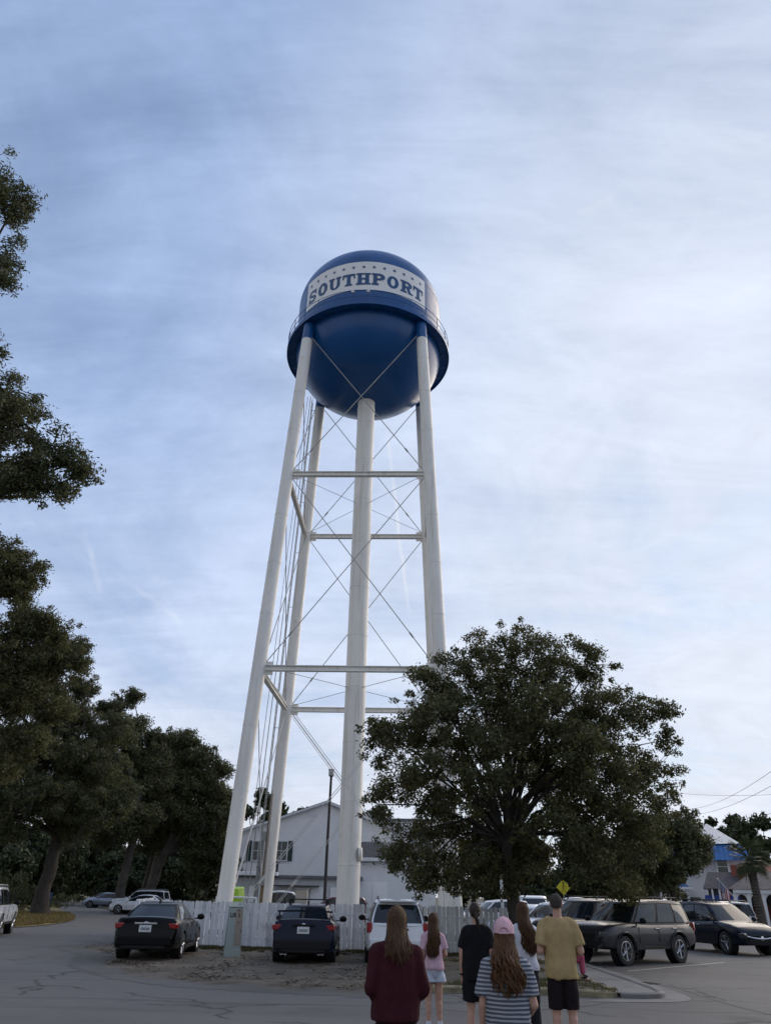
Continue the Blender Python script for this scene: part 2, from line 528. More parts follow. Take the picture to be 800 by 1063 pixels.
def ground_mats():
    m, nt, p = newmat('asphalt')
    tc = nt.n('ShaderNodeTexCoord').outputs['Object']
    c, fine = asphalt_nodes(nt, tc)
    # long wandering cracks
    mp = nt.n('ShaderNodeMapping'); mp.inputs['Scale'].default_value = (0.28, 0.55, 1)
    nt.l(tc, mp.inputs[0])
    wob = nt.n('ShaderNodeTexNoise'); wob.inputs['Scale'].default_value = 1.1; wob.inputs['Detail'].default_value = 5
    nt.l(tc, wob.inputs['Vector'])
    wv = nt.vmath('ADD', mp.outputs[0], nt.vmath('SCALE', wob.outputs['Color'], None))
    vo = nt.n('ShaderNodeTexVoronoi', feature='DISTANCE_TO_EDGE'); vo.inputs['Scale'].default_value = 0.55
    nt.l(wv, vo.inputs['Vector'])
    cr = nt.math('MULTIPLY', nt.mrange(vo.outputs['Distance'], 0.0, 0.013, 1, 0), nt.mrange(nt.noise(tc, 0.35, 2), 0.44, 0.54))
    c = nt.mix(nt.math('MULTIPLY', cr, 0.85), c, (0.022, 0.022, 0.023))
    nt.l(c, p.inputs['Base Color'])
    p.inputs['Roughness'].default_value = 0.82
    p.inputs['Specular IOR Level'].default_value = 0.35
    b = nt.n('ShaderNodeBump'); b.inputs['Strength'].default_value = 0.5; b.inputs['Distance'].default_value = 0.01
    nt.l(fine, b.inputs['Height']); nt.l(b.outputs[0], p.inputs['Normal'])
    M['asphalt'] = m
    for n_ in nt.t.nodes:
        if n_.type == 'VECT_MATH' and n_.operation == 'SCALE':
            n_.inputs['Scale'].default_value = 0.35

    m, nt, p = newmat('dirt')
    tc = nt.n('ShaderNodeTexCoord').outputs['Object']
    ca, fine = asphalt_nodes(nt, tc)
    n1 = nt.noise(tc, 0.8, 8, 0.65, 0.5)
    c = nt.ramp(n1, [(0.32, (0.066, 0.054, 0.040)), (0.5, (0.142, 0.120, 0.092)), (0.68, (0.215, 0.188, 0.150))])
    mp = nt.n('ShaderNodeMapping'); mp.inputs['Scale'].default_value = (0.35, 1.6, 1)
    nt.l(tc, mp.inputs[0])
    c = nt.mix(nt.mrange(nt.noise(mp.outputs[0], 1.6, 6, 0.7), 0.52, 0.68, 0, 0.75), c, (0.050, 0.043, 0.034))
    c = nt.mix(nt.mrange(nt.noise(tc, 38, 4, 0.7), 0.45, 0.75, 0, 0.5), c, (0.24, 0.22, 0.19))
    at_ = nt.n('ShaderNodeAttribute'); at_.attribute_name = 'edge'
    e = nt.math('ADD', at_.outputs['Fac'], nt.math('MULTIPLY', nt.math('SUBTRACT', nt.noise(tc, 1.3, 7, 0.7), 0.5), 1.6))
    c = nt.mix(nt.mrange(e, 0.30, 0.55), ca, c)
    nt.l(c, p.inputs['Base Color'])
    p.inputs['Roughness'].default_value = 0.92
    p.inputs['Specular IOR Level'].default_value = 0.2
    b = nt.n('ShaderNodeBump'); b.inputs['Strength'].default_value = 0.8; b.inputs['Distance'].default_value = 0.03
    nt.l(nt.mrange(e, 0.3, 0.6, 0.1, 0.8), b.inputs['Strength'])
    nt.l(nt.noise(tc, 16, 6, 0.7), b.inputs['Height']); nt.l(b.outputs[0], p.inputs['Normal'])
    M['dirt'] = m
    pbr('earth', (0.075, 0.070, 0.048), 0.95, var=0.4, vscale=0.3, bump=0.5, bscale=12, dirt=((0.05, 0.055, 0.025), 0.5, 0.45, 0.65))
    pbr('gravel', (0.17, 0.16, 0.145), 0.95, var=0.3, vscale=0.8, bump=0.5, bscale=25)
    pbr('soil', (0.085, 0.075, 0.048), 0.95, var=0.4, vscale=1.4, bump=0.6, bscale=18, dirt=((0.06, 0.062, 0.026), 1.1, 0.45, 0.62))
    pbr('sunlit_soil', (0.20, 0.155, 0.055), 0.95, var=0.35, vscale=1.0, bump=0.6, bscale=18)  # soil of the oak verge, low sunlight painted in as yellow


ground_mats()
# ------------------------------------------------------------------ world, sun, camera
SUN_EL, SUN_AZ = R(22), R(46)      # azimuth measured from the view direction (+Y) towards the right (+X)


def world():
    w = bpy.data.worlds.new('World')
    scn.world = w
    w.use_nodes = True
    nt = NT(w.node_tree)
    bg = w.node_tree.nodes['Background']
    sky = nt.n('ShaderNodeTexSky', sky_type='NISHITA')
    sky.sun_disc = False
    sky.sun_elevation = SUN_EL
    sky.sun_rotation = SUN_AZ
    sky.air_density = 1.0
    sky.dust_density = 0.8
    sky.ozone_density = 1.5
    tc = nt.n('ShaderNodeTexCoord').outputs['Generated']
    sp = nt.n('ShaderNodeSeparateXYZ'); nt.l(tc, sp.inputs[0])
    z = nt.math('MAXIMUM', sp.outputs['Z'], 0.0)
    den = nt.math('ADD', z, 0.30)
    cb = nt.n('ShaderNodeCombineXYZ')
    nt.l(nt.math('DIVIDE', sp.outputs['X'], den), cb.inputs[0])
    nt.l(nt.math('DIVIDE', sp.outputs['Y'], den), cb.inputs[1])
    P = cb.outputs[0]
    # soft veils
    n1 = nt.noise(P, 1.3, 9, 0.58, 0.7)
    # streaks, drawn out along one heading of the wind
    mp = nt.n('ShaderNodeMapping')
    mp.inputs['Rotation'].default_value = (0, 0, R(68))
    mp.inputs['Scale'].default_value = (0.55, 2.6, 1)
    mp.inputs['Location'].default_value = (3.1, 1.7, 0)
    nt.l(P, mp.inputs[0])
    n2 = nt.noise(mp.outputs[0], 1.15, 10, 0.62, 0.9)
    mp2 = nt.n('ShaderNodeMapping')
    mp2.inputs['Rotation'].default_value = (0, 0, R(77))
    mp2.inputs['Scale'].default_value = (1.0, 5.0, 1)
    nt.l(P, mp2.inputs[0])
    n3 = nt.noise(mp2.outputs[0], 2.2, 8, 0.65, 1.2)
    f = nt.math('ADD', nt.math('MULTIPLY', n1, 0.66), nt.math('ADD', nt.math('MULTIPLY', n2, 0.30), nt.math('MULTIPLY', n3, 0.10)))
    # the veil is thicker towards the sun and towards the horizon
    sd = Vector((math.sin(SUN_AZ) * math.cos(SUN_EL), math.cos(SUN_AZ) * math.cos(SUN_EL), math.sin(SUN_EL)))
    toward = nt.vmath('DOT_PRODUCT', tc, tuple(sd), out=1)
    f = nt.math('ADD', f, nt.mrange(toward, 0.0, 1.0, -0.02, 0.10))
    low = nt.mrange(sp.outputs['Z'], 0.02, 0.62, 1, 0)
    f = nt.math('ADD', f, nt.math('MULTIPLY', low, 0.06))
    mask = nt.mrange(f, 0.40, 0.70, 0.55, 1.0, smooth=True)

    # contrails: narrow bands along great circles between two directions
    def trail(p0, p1, width, amt, base):
        a, b = ray(*p0).normalized(), ray(*p1).normalized()
        n = a.cross(b).normalized()
        t = n.cross(a).normalized()
        d = nt.math('ABSOLUTE', nt.math('ADD', nt.vmath('DOT_PRODUCT', tc, tuple(n), out=1), nt.math('MULTIPLY', nt.math('SUBTRACT', nt.noise(tc, 22, 4), 0.5), width * 3.0)))
        across = nt.mrange(d, width * 0.1, width, 1, 0, smooth=True)
        s = nt.vmath('DOT_PRODUCT', tc, tuple(t), out=1)
        L = b.dot(t)
        along = nt.math('MULTIPLY', nt.mrange(s, 0.0, L * 0.15, 0, 1, smooth=True), nt.mrange(s, L * 0.8, L, 1, 0, smooth=True))
        brk = nt.mrange(nt.noise(tc, 30, 4), 0.35, 0.6, 0.25, 1)
        front = nt.mrange(nt.vmath('DOT_PRODUCT', tc, tuple(a), out=1), 0.5, 0.6)
        return nt.math('MAXIMUM', base, nt.math('MULTIPLY', nt.math('MULTIPLY', nt.math('MULTIPLY', across, along), brk), nt.math('MULTIPLY', front, amt)))

    tr = trail((400, 440), (427, 650), 0.0035, 0.6, 0.0)
    tr = trail((84, 545), (108, 622), 0.006, 0.24, tr)
    tr = trail((118, 592), (196, 652), 0.006, 0.22, tr)
    tr = trail((598, 222), (640, 204), 0.007, 0.16, tr)

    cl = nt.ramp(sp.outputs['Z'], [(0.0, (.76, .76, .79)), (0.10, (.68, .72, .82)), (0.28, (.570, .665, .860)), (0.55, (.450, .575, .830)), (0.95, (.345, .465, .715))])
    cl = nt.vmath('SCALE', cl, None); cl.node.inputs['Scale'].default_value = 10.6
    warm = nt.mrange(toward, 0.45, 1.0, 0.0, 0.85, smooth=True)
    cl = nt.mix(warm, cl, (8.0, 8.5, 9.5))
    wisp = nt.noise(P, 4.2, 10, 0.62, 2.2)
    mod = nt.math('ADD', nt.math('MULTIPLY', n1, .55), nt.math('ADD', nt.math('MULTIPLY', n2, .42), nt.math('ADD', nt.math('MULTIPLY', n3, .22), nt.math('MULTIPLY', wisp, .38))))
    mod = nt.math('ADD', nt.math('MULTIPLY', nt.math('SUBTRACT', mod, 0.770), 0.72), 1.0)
    cl = nt.mix(nt.mrange(toward, 0.15, -0.35, 0, 0.9, smooth=True), cl, (6.9, 6.8, 6.9))  # unseen pale cloud bank added behind the camera to brighten fronts facing it
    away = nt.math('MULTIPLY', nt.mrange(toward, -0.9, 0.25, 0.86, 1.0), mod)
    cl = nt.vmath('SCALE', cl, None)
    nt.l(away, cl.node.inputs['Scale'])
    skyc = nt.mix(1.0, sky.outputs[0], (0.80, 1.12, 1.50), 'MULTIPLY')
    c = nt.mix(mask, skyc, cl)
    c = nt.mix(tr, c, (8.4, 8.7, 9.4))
    # bluer towards the zenith; away from the sun the added fill cloud covers it
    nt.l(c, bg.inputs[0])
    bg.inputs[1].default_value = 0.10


world()

sun = bpy.data.lights.new('sun', 'SUN')
sun.energy = 2.0
sun.angle = R(62)
sun.color = (1.0, 0.84, 0.66)
so = bpy.data.objects.new('sun', sun)
col.objects.link(so)
sdir = Vector((math.sin(SUN_AZ) * math.cos(SUN_EL), math.cos(SUN_AZ) * math.cos(SUN_EL), math.sin(SUN_EL)))
so.rotation_euler = sdir.to_track_quat('Z', 'Y').to_euler()
so.location = sdir * 100

cam = bpy.data.cameras.new('camera')
cam.sensor_fit = 'HORIZONTAL'
cam.sensor_width = 36
cam.lens = FPX / 800 * 36
cam.clip_start = 0.1
cam.clip_end = 3000
co = bpy.data.objects.new('camera', cam)
col.objects.link(co)
mt = Matrix((_RT, _UP, -_F)).transposed().to_4x4()
co.matrix_world = Matrix.Translation((0, 0, CAM_H)) @ mt
scn.camera = co
vs = scn.view_settings
vs.view_transform = 'Standard'
vs.look = 'None'
vs.gamma = 1
vs.use_curve_mapping = False
vs.exposure = 0
scn.cycles.use_denoising = True
scn.cycles.max_bounces = 6
scn.cycles.diffuse_bounces = 3
scn.cycles.glossy_bounces = 3
scn.cycles.transmission_bounces = 3
scn.cycles.use_adaptive_sampling = True
scn.cycles.adaptive_threshold = 0.02
# ------------------------------------------------------------------ water tower
TX, TY, TYAW = -1.525, 42.0, -0.04085
A0, A1, Z1 = 5.208, 3.898, 35.742
Z2, Z3 = 12.17, 24.31
RT = 5.36                     # tank radius
TZ0, TCYL, THT, THB = 37.3, 3.75, 4.0, 4.5


def tower():
    t = thing('water_tower', 'tall blue and white water tower on four splayed legs reading SOUTHPORT', 'water tower', (TX, TY, 0), TYAW)
    ztop = 37.2

    def leg(sx, sy, z):
        a = A0 + (A1 - A0) * z / Z1
        return Vector((sx * a, sy * a, z))

    LR = 0.37
    # legs
    for sx, sy in ((-1, -1), (1, -1), (1, 1), (-1, 1)):
        b = MB()
        zs = [0.35, 6, Z2 - .02, Z2, 18, Z3 - .02, Z3, 30, 35.2]
        b.tube([leg(sx, sy, z) for z in zs], LR, 28)
        for z in (3.0, 6.1, 9.2, 15.2, 18.3, 21.4, 27.5, 30.6, 33.4):   # weld seams
            b.tube([leg(sx, sy, z - .03), leg(sx, sy, z + .03)], LR + .012, 28)
        lo = b.build('leg', 'tower_white', t, 40)
        c = MB(); c.tube([leg(sx, sy, 35.2), leg(sx, sy, ztop)], LR + .004, 28)
        c.build('leg_top', 'tower_blue', lo, 40)
        f = MB(); p = leg(sx, sy, 0)
        f.box((p.x, p.y, .15), (1.5, 1.5, .3)); f.build('footing', 'concrete', lo, bev=.03)
        g = MB()
        p = leg(sx, sy, .33)
        g.box((p.x, p.y, .33), (1.0, 1.0, .06))
        for k in range(4):
            a = PI / 4 + k * PI / 2
            g.box((p.x + .44 * math.cos(a), p.y + .44 * math.sin(a), .5), (.03, .3, .3), a + PI / 2)
        g.build('base_plate', 'tower_white', lo)
    # riser
    b = MB()
    RR = 0.60
    prof = [(RR * 1.25, .3), (RR * 1.25, .42), (RR, .42)] + [(RR, z) for z in (4, 8, 12, 16, 20, 24, 28, 32)] + [(RR, 32.4), (RR, 33.6)]
    b.lathe(prof, 40)
    for z in (3.1, 6.2, 9.3, 12.4, 15.5, 18.6, 21.7, 24.8, 27.9, 31):
        b.lathe([(RR, z - .04), (RR + .012, z - .03), (RR + .012, z + .03), (RR, z + .04)], 40)
    ri = b.build('riser', 'tower_white', t, 40)
    c = MB(); c.lathe([(RR + .006, 31.9), (RR + .022, 31.95), (RR + .022, 32.25), (RR + .006, 32.3)], 40); c.build('riser_band', 'tower_white', ri, 40)
    h = MB(); h.lathe([(0, .09), (.3, .09), (.34, .05), (.34, -.1)], 24, (RR, -.25, 3.6), axis='X'); h.build('manway', 'tower_white', ri, 40)
    h = MB(); h.box((0, 0, .16), (2.2, 2.2, .32)); h.build('footing', 'concrete', ri, bev=.03)
    # tank
    prof = []
    for i in range(33):
        a = PI / 2 * i / 32
        prof.append((max(.02, RT * math.sin(a) ** .88), TZ0 - THB * math.cos(a)))
    for k in range(1, 7):
        prof.append((RT, TZ0 + TCYL * k / 6))
    for i in range(1, 33):
        a = PI / 2 * i / 32
        prof.append((max(.02, RT * math.cos(a)), TZ0 + TCYL + THT * math.sin(a)))
    b = MB(); b.lathe(prof, 128)
    tank = b.build('tank', 'tower_blue', t, 60)
    s = MB()
    for z in (TZ0 + .05, TZ0 + TCYL):
        s.lathe([(RT - .01, z - .05), (RT + .008, z - .03), (RT + .008, z + .03), (RT - .01, z + .05)], 128)
    s.build('weld_seam', 'tower_blue', tank, 40)
    v = MB()
    v.lathe([(0, 0), (.42, 0), (.42, .35), (.55, .38), (.3, .6), (0.02, .68)], 24, (0, 0, TZ0 + TCYL + THT - .05))
    v.build('roof_vent', 'tower_blue', tank, 40)
    v = MB()
    v.tube([(-1.9, -1.2, TZ0 + TCYL + THT - .5), (-1.9, -1.2, TZ0 + TCYL + THT + .9)], .03, 6)
    v.build('antenna', 'tower_blue', tank, 40)

    # ---- curved sign: panel, stars, letters mapped on the shell
    def surf_r(z):
        zt = TZ0 + TCYL
        if z <= zt:
            return RT
        q = min(.999, (z - zt) / THT)
        return RT * math.sqrt(1 - q * q)

    PHI0 = R(-90)

    def onto(u, z, off):        # u in metres along the shell
        a = PHI0 + .915 * u / RT - R(1.2)
        r = surf_r(z) + off
        return (r * math.cos(a), r * math.sin(a), z)

    PW, PZ0, PZ1 = 10.6, 38.40, 41.10          # panel width and heights
    NX, NZ = 72, 22
    V = [onto(-PW / 2 + PW * i / NX, PZ0 + (PZ1 - PZ0) * j / NZ, .02) for j in range(NZ + 1) for i in range(NX + 1)]
    F = [(j * (NX + 1) + i, j * (NX + 1) + i + 1, (j + 1) * (NX + 1) + i + 1, (j + 1) * (NX + 1) + i) for j in range(NZ) for i in range(NX)]
    b = MB(); b.add(V, F); b.build('sign_panel', 'sign_white', tank, 60)

    layer = [0]

    def poly(mb, pts, seg=.12):
        """fill a simple polygon (list of (u,z)) as a fan-free strip: ear clipping done by bmesh, then refined to follow the shell"""
        layer[0] += 1
        off = .030 + .0025 * (layer[0] % 9)
        bm = bmesh.new()
        vs = [bm.verts.new((x, y, 0)) for x, y in pts]
        bm.faces.new(vs)
        bmesh.ops.triangulate(bm, faces=bm.faces[:])
        for _ in range(4):
            es = [e for e in bm.edges if e.calc_length() > seg * 2]
            if not es:
                break
            bmesh.ops.subdivide_edges(bm, edges=es, cuts=1)
            bmesh.ops.triangulate(bm, faces=bm.faces[:])
        bm.verts.index_update()
        mb.add([onto(v.co.x, v.co.y, off) for v in bm.verts], [tuple(v.index for v in f.verts) for f in bm.faces])
        bm.free()

    def rect(mb, x0, y0, x1, y1):
        poly(mb, [(x0, y0), (x1, y0), (x1, y1), (x0, y1)])

    def ring(mb, cx, cy, rx0, ry0, rx1, ry1, a0, a1, n=20):
        """elliptic ring sector from inner (rx0,ry0) to outer (rx1,ry1)"""
        layer[0] += 1
        off = .030 + .0025 * (layer[0] % 9)
        V, F = [], []
        for i in range(n + 1):
            a = R(a0 + (a1 - a0) * i / n)
            V.append(onto(cx + rx0 * math.cos(a), cy + ry0 * math.sin(a), off))
            V.append(onto(cx + rx1 * math.cos(a), cy + ry1 * math.sin(a), off))
        for i in range(n):
            F.append((2 * i, 2 * i + 1, 2 * i + 3, 2 * i + 2))
        mb.add(V, F)

    HL = 1.10                    # letter height
    ZB = 38.84                   # baseline
    st, sf, sh = .30, .12, .17    # stem, serif overhang, serif height
    adv = 1.13

    def base_z(u):               # lettering rises towards its middle
        return ZB + .06 * (1 - (u / 5.0) ** 2)

    def stem(mb, x, z, top=True, bot=True, h=HL):
        rect(mb, x - st / 2, z, x + st / 2, z + h)
        if bot: rect(mb, x - st / 2 - sf, z, x + st / 2 + sf, z + sh)
        if top: rect(mb, x - st / 2 - sf, z + h - sh, x + st / 2 + sf, z + h)

    def letter(ch, u):
        mb = MB()
        z = base_z(u)
        w = .46
        if ch == 'O':
            ring(mb, u, z + HL / 2, w - .29, HL / 2 - .2, w, HL / 2 + .02, 0, 360, 40)
        elif ch == 'H':
            stem(mb, u - .28, z); stem(mb, u + .28, z)
            rect(mb, u - .28, z + HL * .43, u + .28, z + HL * .58)
        elif ch == 'T':
            rect(mb, u - st / 2, z, u + st / 2, z + HL)
            rect(mb, u - st / 2 - .13, z, u + st / 2 + .13, z + sh)
            rect(mb, u - .50, z + HL - .22, u + .50, z + HL)
            rect(mb, u - .50, z + HL - .46, u - .38, z + HL - .1)
            rect(mb, u + .38, z + HL - .46, u + .50, z + HL - .1)
        elif ch == 'U':
            hh = HL * .62
            rect(mb, u - .43, z + HL - hh, u - .14, z + HL); rect(mb, u - .52, z + HL - sh, u - .05, z + HL)
            rect(mb, u + .18, z + HL - hh, u + .42, z + HL); rect(mb, u + .07, z + HL - sh, u + .52, z + HL)
            ring(mb, u, z + HL - hh, .15, .28, .43, HL - hh + .02, 180, 360, 24)
        elif ch in 'PR':
            stem(mb, u - .24, z)
            rr = HL * .29
            cz = z + HL - rr
            ring(mb, u + .04, cz, .16, rr - .19, .46, rr, -90, 90, 20)
            rect(mb, u - .24, z + HL - .19, u + .05, z + HL)
            rect(mb, u - .24, cz - rr, u + .05, cz - rr + .19)
            if ch == 'R':
                poly(mb, [(u - .02, cz - rr + .1), (u + .25, cz - rr + .1), (u + .50, z), (u + .20, z)])
                rect(mb, u + .14, z, u + .60, z + sh * .9)
        elif ch == 'S':
            q = HL / 4
            ring(mb, u, z + 3 * q - .03, .19, q - .17, .44, q + .06, 25, 270, 26)
            ring(mb, u, z + q + .03, .19, q - .17, .44, q + .06, -155, 90, 26)
            rect(mb, u + .30, z + HL - .46, u + .44, z + HL)
            rect(mb, u - .44, z, u - .30, z + .46)
        return mb

    word = 'SOUTHPORT'
    for i, ch in enumerate(word):
        u = (i - 4) * adv
        letter(ch, u).build('letter', 'sign_blue', tank)
    for i in range(13):
        u = (i - 6) * .79
        z = 40.52 + .06 * (1 - (u / 4.8) ** 2)
        mb = MB()
        pts = []
        for k in range(10):
            r_ = .17 if k % 2 == 0 else .068
            a = PI / 2 + k * PI / 5
            pts.append((u + r_ * math.cos(a), z + r_ * math.sin(a)))
        poly(mb, pts, .2)
        mb.build('star', 'sign_blue', tank)

    # ---- balcony round the tank
    RO, BZ = 5.95, 36.78
    b = MB()
    b.lathe([(RT - .05, BZ), (RO, BZ), (RO, BZ + .07), (RT - .05, BZ + .07), (RT - .05, BZ)], 128)
    b.lathe([(RO - .02, BZ - .16), (RO + .02, BZ - .16), (RO + .02, BZ + .12), (RO - .02, BZ + .12), (RO - .02, BZ - .16)], 128)
    bal = b.build('balcony', 'tower_blue', t, 40)
    n = 28
    for k in range(n):
        b = MB()
        a = 2 * PI * (k + .5) / n
        ca, sa = math.cos(a), math.sin(a)
        b.tube([(RT * ca, RT * sa, BZ - .35), ((RO - .1) * ca, (RO - .1) * sa, BZ - .05)], .022, 6)
        b.build('bracket', 'tower_blue', bal, 40)
    b = MB()
    for z in (BZ + .55, BZ + 1.08):
        pts = [((RO - .02) * math.cos(2 * PI * k / 96), (RO - .02) * math.sin(2 * PI * k / 96), z) for k in range(97)]
        b.tube(pts, .022, 6, cap=False)
    b.build('railing', 'tower_blue', bal, 60)
    for k in range(n):
        a = 2 * PI * (k + .5) / n
        p = MB(); x, y = (RO - .02) * math.cos(a), (RO - .02) * math.sin(a)
        p.tube([(x, y, BZ + .05), (x, y, BZ + 1.1)], .026, 6)
        p.build('railing_post', 'tower_blue', bal)
    for a, zz in ((R(-97), 1.08), (R(-87), 1.08)):      # little flood lamps clamped on the rail
        l = MB(); x, y = (RO + .02) * math.cos(a), (RO + .02) * math.sin(a)
        l.tube([(x, y, BZ + 1.1), (x, y, BZ + .8)], .05, 8)
        l.box((x, y - .08, BZ + .78), (.22, .2, .12))
        l.build('lamp', 'trim_white', bal)

    # ---- struts, rods
    def strut(p, q, parent=t):
        p, q = Vector(p), Vector(q)
        d = (q - p).normalized()
        p, q = p + d * LR * .9, q - d * LR * .9
        u = Vector((0, 0, 1)).cross(d).normalized()
        w = d.cross(u)
        b = MB()
        mt_ = Matrix((d, u, w)).transposed().to_4x4()
        L = (q - p).length
        c = (p + q) / 2
        b.box(c - w * .13, (L, .26, .035), mtx=mt_)
        b.box(c + w * .13, (L, .26, .035), mtx=mt_)
        b.box(c, (L - .1, .06, .222), mtx=mt_)
        o = b.build('strut', 'tower_white', parent)
        for e, s in ((p, 1), (q, -1)):
            g = MB()
            g.box(e + d * s * .15, (.55, .05, .7), mtx=mt_)
            g.build('gusset', 'tower_white', o)

    C4 = ((-1, -1), (1, -1), (1, 1), (-1, 1))
    for z in (Z2, Z3):
        for k in range(4):
            strut(leg(*C4[k], z), leg(*C4[(k + 1) % 4], z))

    def rod(p, q, r=.024, mat='rod', double=0.0, turn=True):
        p, q = Vector(p), Vector(q)
        b = MB()
        d = (q - p).normalized()
        u = d.cross(Vector((0, 0, 1))).normalized()
        v = u.cross(d)
        for s in ((-1, 1) if double else (0,)):
            b.tube([p + v * double * s, q + v * double * s], r, 7)
        if turn:
            m_ = p.lerp(q, .14)
            b.tube([m_ - d * .22, m_ - d * .12, m_ + d * .12, m_ + d * .22], [r, r * 2.0, r * 2.0, r], 7)
        b.build('tie_rod', mat, t, 40)

    for k in range(4):
        a_, b_ = C4[k], C4[(k + 1) % 4]
        out = (Vector((a_[0] + b_[0], a_[1] + b_[1], 0)) / 2).normalized()
        for (z0, z1_, dbl, r) in ((.7, Z2 - .3, .05, .016), (Z2 + .3, Z3 - .3, 0, .026), (Z3 + .3, 35.3, 0, .028)):
            for p, q, o in ((a_, b_, .06), (b_, a_, -.06)):
                P0 = leg(*p, z0); P1 = leg(*q, z1_) + (out * .25 if z1_ > 35 else out * 0)
                dd = (P1 - P0); dd.z = 0; dd.normalize()
                rod(P0 + dd * LR * .9 + out * o, P1 - dd * LR * .9 + out * o, r, 'rod_white' if z0 > 30 or dbl else 'rod', dbl)
    for z in (Z2, Z3):
        for c in C4:
            p = leg(*c, z + .15); d = Vector((c[0], c[1], 0)).normalized()
            rod(d * RR + Vector((0, 0, z + .15)), p - d * LR, .016, 'rod', 0, False)

    # ---- ladder and conduits up the rear left leg
    b = MB()
    off = Vector((-.62, -.1, 0))
    zz = [1.5 + .36 * i for i in range(97)]
    pa = [leg(-1, 1, z) + off + Vector((0, -.2, 0)) for z in (1.5, 35.8)]
    pb = [leg(-1, 1, z) + off + Vector((0, .2, 0)) for z in (1.5, 35.8)]
    b.tube(pa, .03, 6); b.tube(pb, .03, 6)
    for z in zz:
        p = leg(-1, 1, z) + off
        b.tube([p + Vector((0, -.2, 0)), p + Vector((0, .2, 0))], .014, 5)
    for z in range(3, 36, 4):
        p = leg(-1, 1, z)
        b.tube([p + off, p], .02, 5)
    b.build('ladder', 'galv', t)
    for dx, r_, zt, mt_ in ((-1.05, .028, 36.2, 'galv'), (-1.35, .02, 36.2, 'galv')):
        b = MB()
        b.tube([leg(-1, 1, .6) + Vector((dx, 0, 0)), leg(-1, 1, zt) + Vector((dx * .75, -.2, 0))], r_, 6)
        b.build('conduit', mt_, t)
    b = MB()
    for dx in (-.02, .1):
        b.tube([leg(-1, 1, 1) + Vector((-.50 + dx, -.5, 0)), leg(-1, 1, 4.6) + Vector((-.5 + dx, -.5, 0))], .055, 8)
    b.box(leg(-1, 1, 4.7) + Vector((-.45, -.5, 0)), (.3, .2, .5))
    b.build('cable_guard', 'galv', t)
    return t


tower()
# ------------------------------------------------------------------ ground, road, verges
def sheet(name, poly, z, mat, label, cat='ground', kind='structure'):
    b = MB()
    b.add([(x, y, z) for x, y in poly], [tuple(range(len(poly)))])
    o = b.build(name, mat)
    return tag(o, label, cat, kind=kind)


def gp(px, py):
    v = gnd(px, py)
    return (v.x, v.y)


sheet('ground', [(-900, -300), (900, -300), (900, 1500), (-900, 1500)], -.012, 'earth', 'earth ground reaching the horizon under the whole scene')
sheet('road', [(-70, -25), (70, -25), (70, 92), (20, 92), (6.2, 60), (5.2, 28.2), (-9.6, 30.2), (-14, 58), (-26, 104), (-60, 150), (-72, 148), (-34, 96), (-70, 90)],
      0.0, 'asphalt', 'worn grey asphalt road and parking apron', 'road')
sheet('gravel_lot', [(-9.6, 30.2), (5.2, 28.2), (6.2, 60), (20, 92), (20, 130), (-22, 130), (-26, 104), (-14, 58)], .004, 'gravel', 'grey gravel lot behind the white fence', 'lot')


def inside(poly, x, y):
    c = False
    n = len(poly)
    for i in range(n):
        x0, y0 = poly[i]; x1, y1 = poly[(i + 1) % n]
        if (y0 > y) != (y1 > y) and x < (x1 - x0) * (y - y0) / (y1 - y0) + x0:
            c = not c
    return c


def segdist(poly, x, y):
    d = 1e9
    n = len(poly)
    for i in range(n):
        x0, y0 = poly[i]; x1, y1 = poly[(i + 1) % n]
        dx, dy = x1 - x0, y1 - y0
        t = max(0, min(1, ((x - x0) * dx + (y - y0) * dy) / (dx * dx + dy * dy + 1e-9)))
        d = min(d, math.hypot(x - x0 - t * dx, y - y0 - t * dy))
    return d


# dirt verge where the cars stand; its border is worn into the asphalt
DIRT = [gp(112, 990), gp(108, 1003), gp(150, 1014), gp(205, 1021), gp(300, 1027), gp(392, 1031), gp(560, 1033), (4.9, 17.2), (4.9, 28.4), (4.6, 28.6), (-9.7, 30.6), (-10.2, 28.5)]
x0, x1, y0, y1, st_ = -11.6, 5.2, 15.4, 31.6, .2
# the raised island: its left end ramps down to the dirt
def rise(x, y):
    return .085 * max(0, min(1, (x - .2 - .25 * (y - 17)) / 1.6)) if x > -.5 else 0
nx, ny = int((x1 - x0) / st_) + 1, int((y1 - y0) / st_) + 1
V, E = [], []
for j in range(ny):
    for i in range(nx):
        x, y = x0 + i * st_, y0 + j * st_
        d = segdist(DIRT, x, y) * (1 if inside(DIRT, x, y) else -1)
        e_ = max(0, min(1, (d + .2) / 1.2)); q_ = rise(x, y)
        V.append((x, y, .004 + (.026 + .022 * noise.noise((x * .9, y * .9, 0))) * e_ + q_))
        E.append(max(0, min(1, .42 + d / 1.8)))
F = [(j * nx + i, j * nx + i + 1, (j + 1) * nx + i + 1, (j + 1) * nx + i) for j in range(ny - 1) for i in range(nx - 1) ]
F = [f for f in F if max(E[k] for k in f) > .02 and (V[f[0]][0] < .1 or inside(DIRT, V[f[0]][0] + .1, V[f[0]][1] + .02))]
me = grid_mesh('dirt_verge', V, F)
a = me.attributes.new('edge', 'FLOAT', 'POINT'); a.data.foreach_set('value', E)
me.polygons.foreach_set('use_smooth', [True] * len(me.polygons))
tag(link('dirt_verge', me, 'dirt'), 'dusty dirt verge worn bare by parked cars', 'ground', kind='structure')


# ---- kerbed island at the right end of the verge, sidewalk, gutter
def slab(name, poly, z0, z1, mat, label, cat, kind='structure', bev=.02):
    b = MB(); b.prism(poly, z0, z1)
    o = b.build(name, mat, bev=bev, fixn=True)
    return tag(o, label, cat, kind=kind)


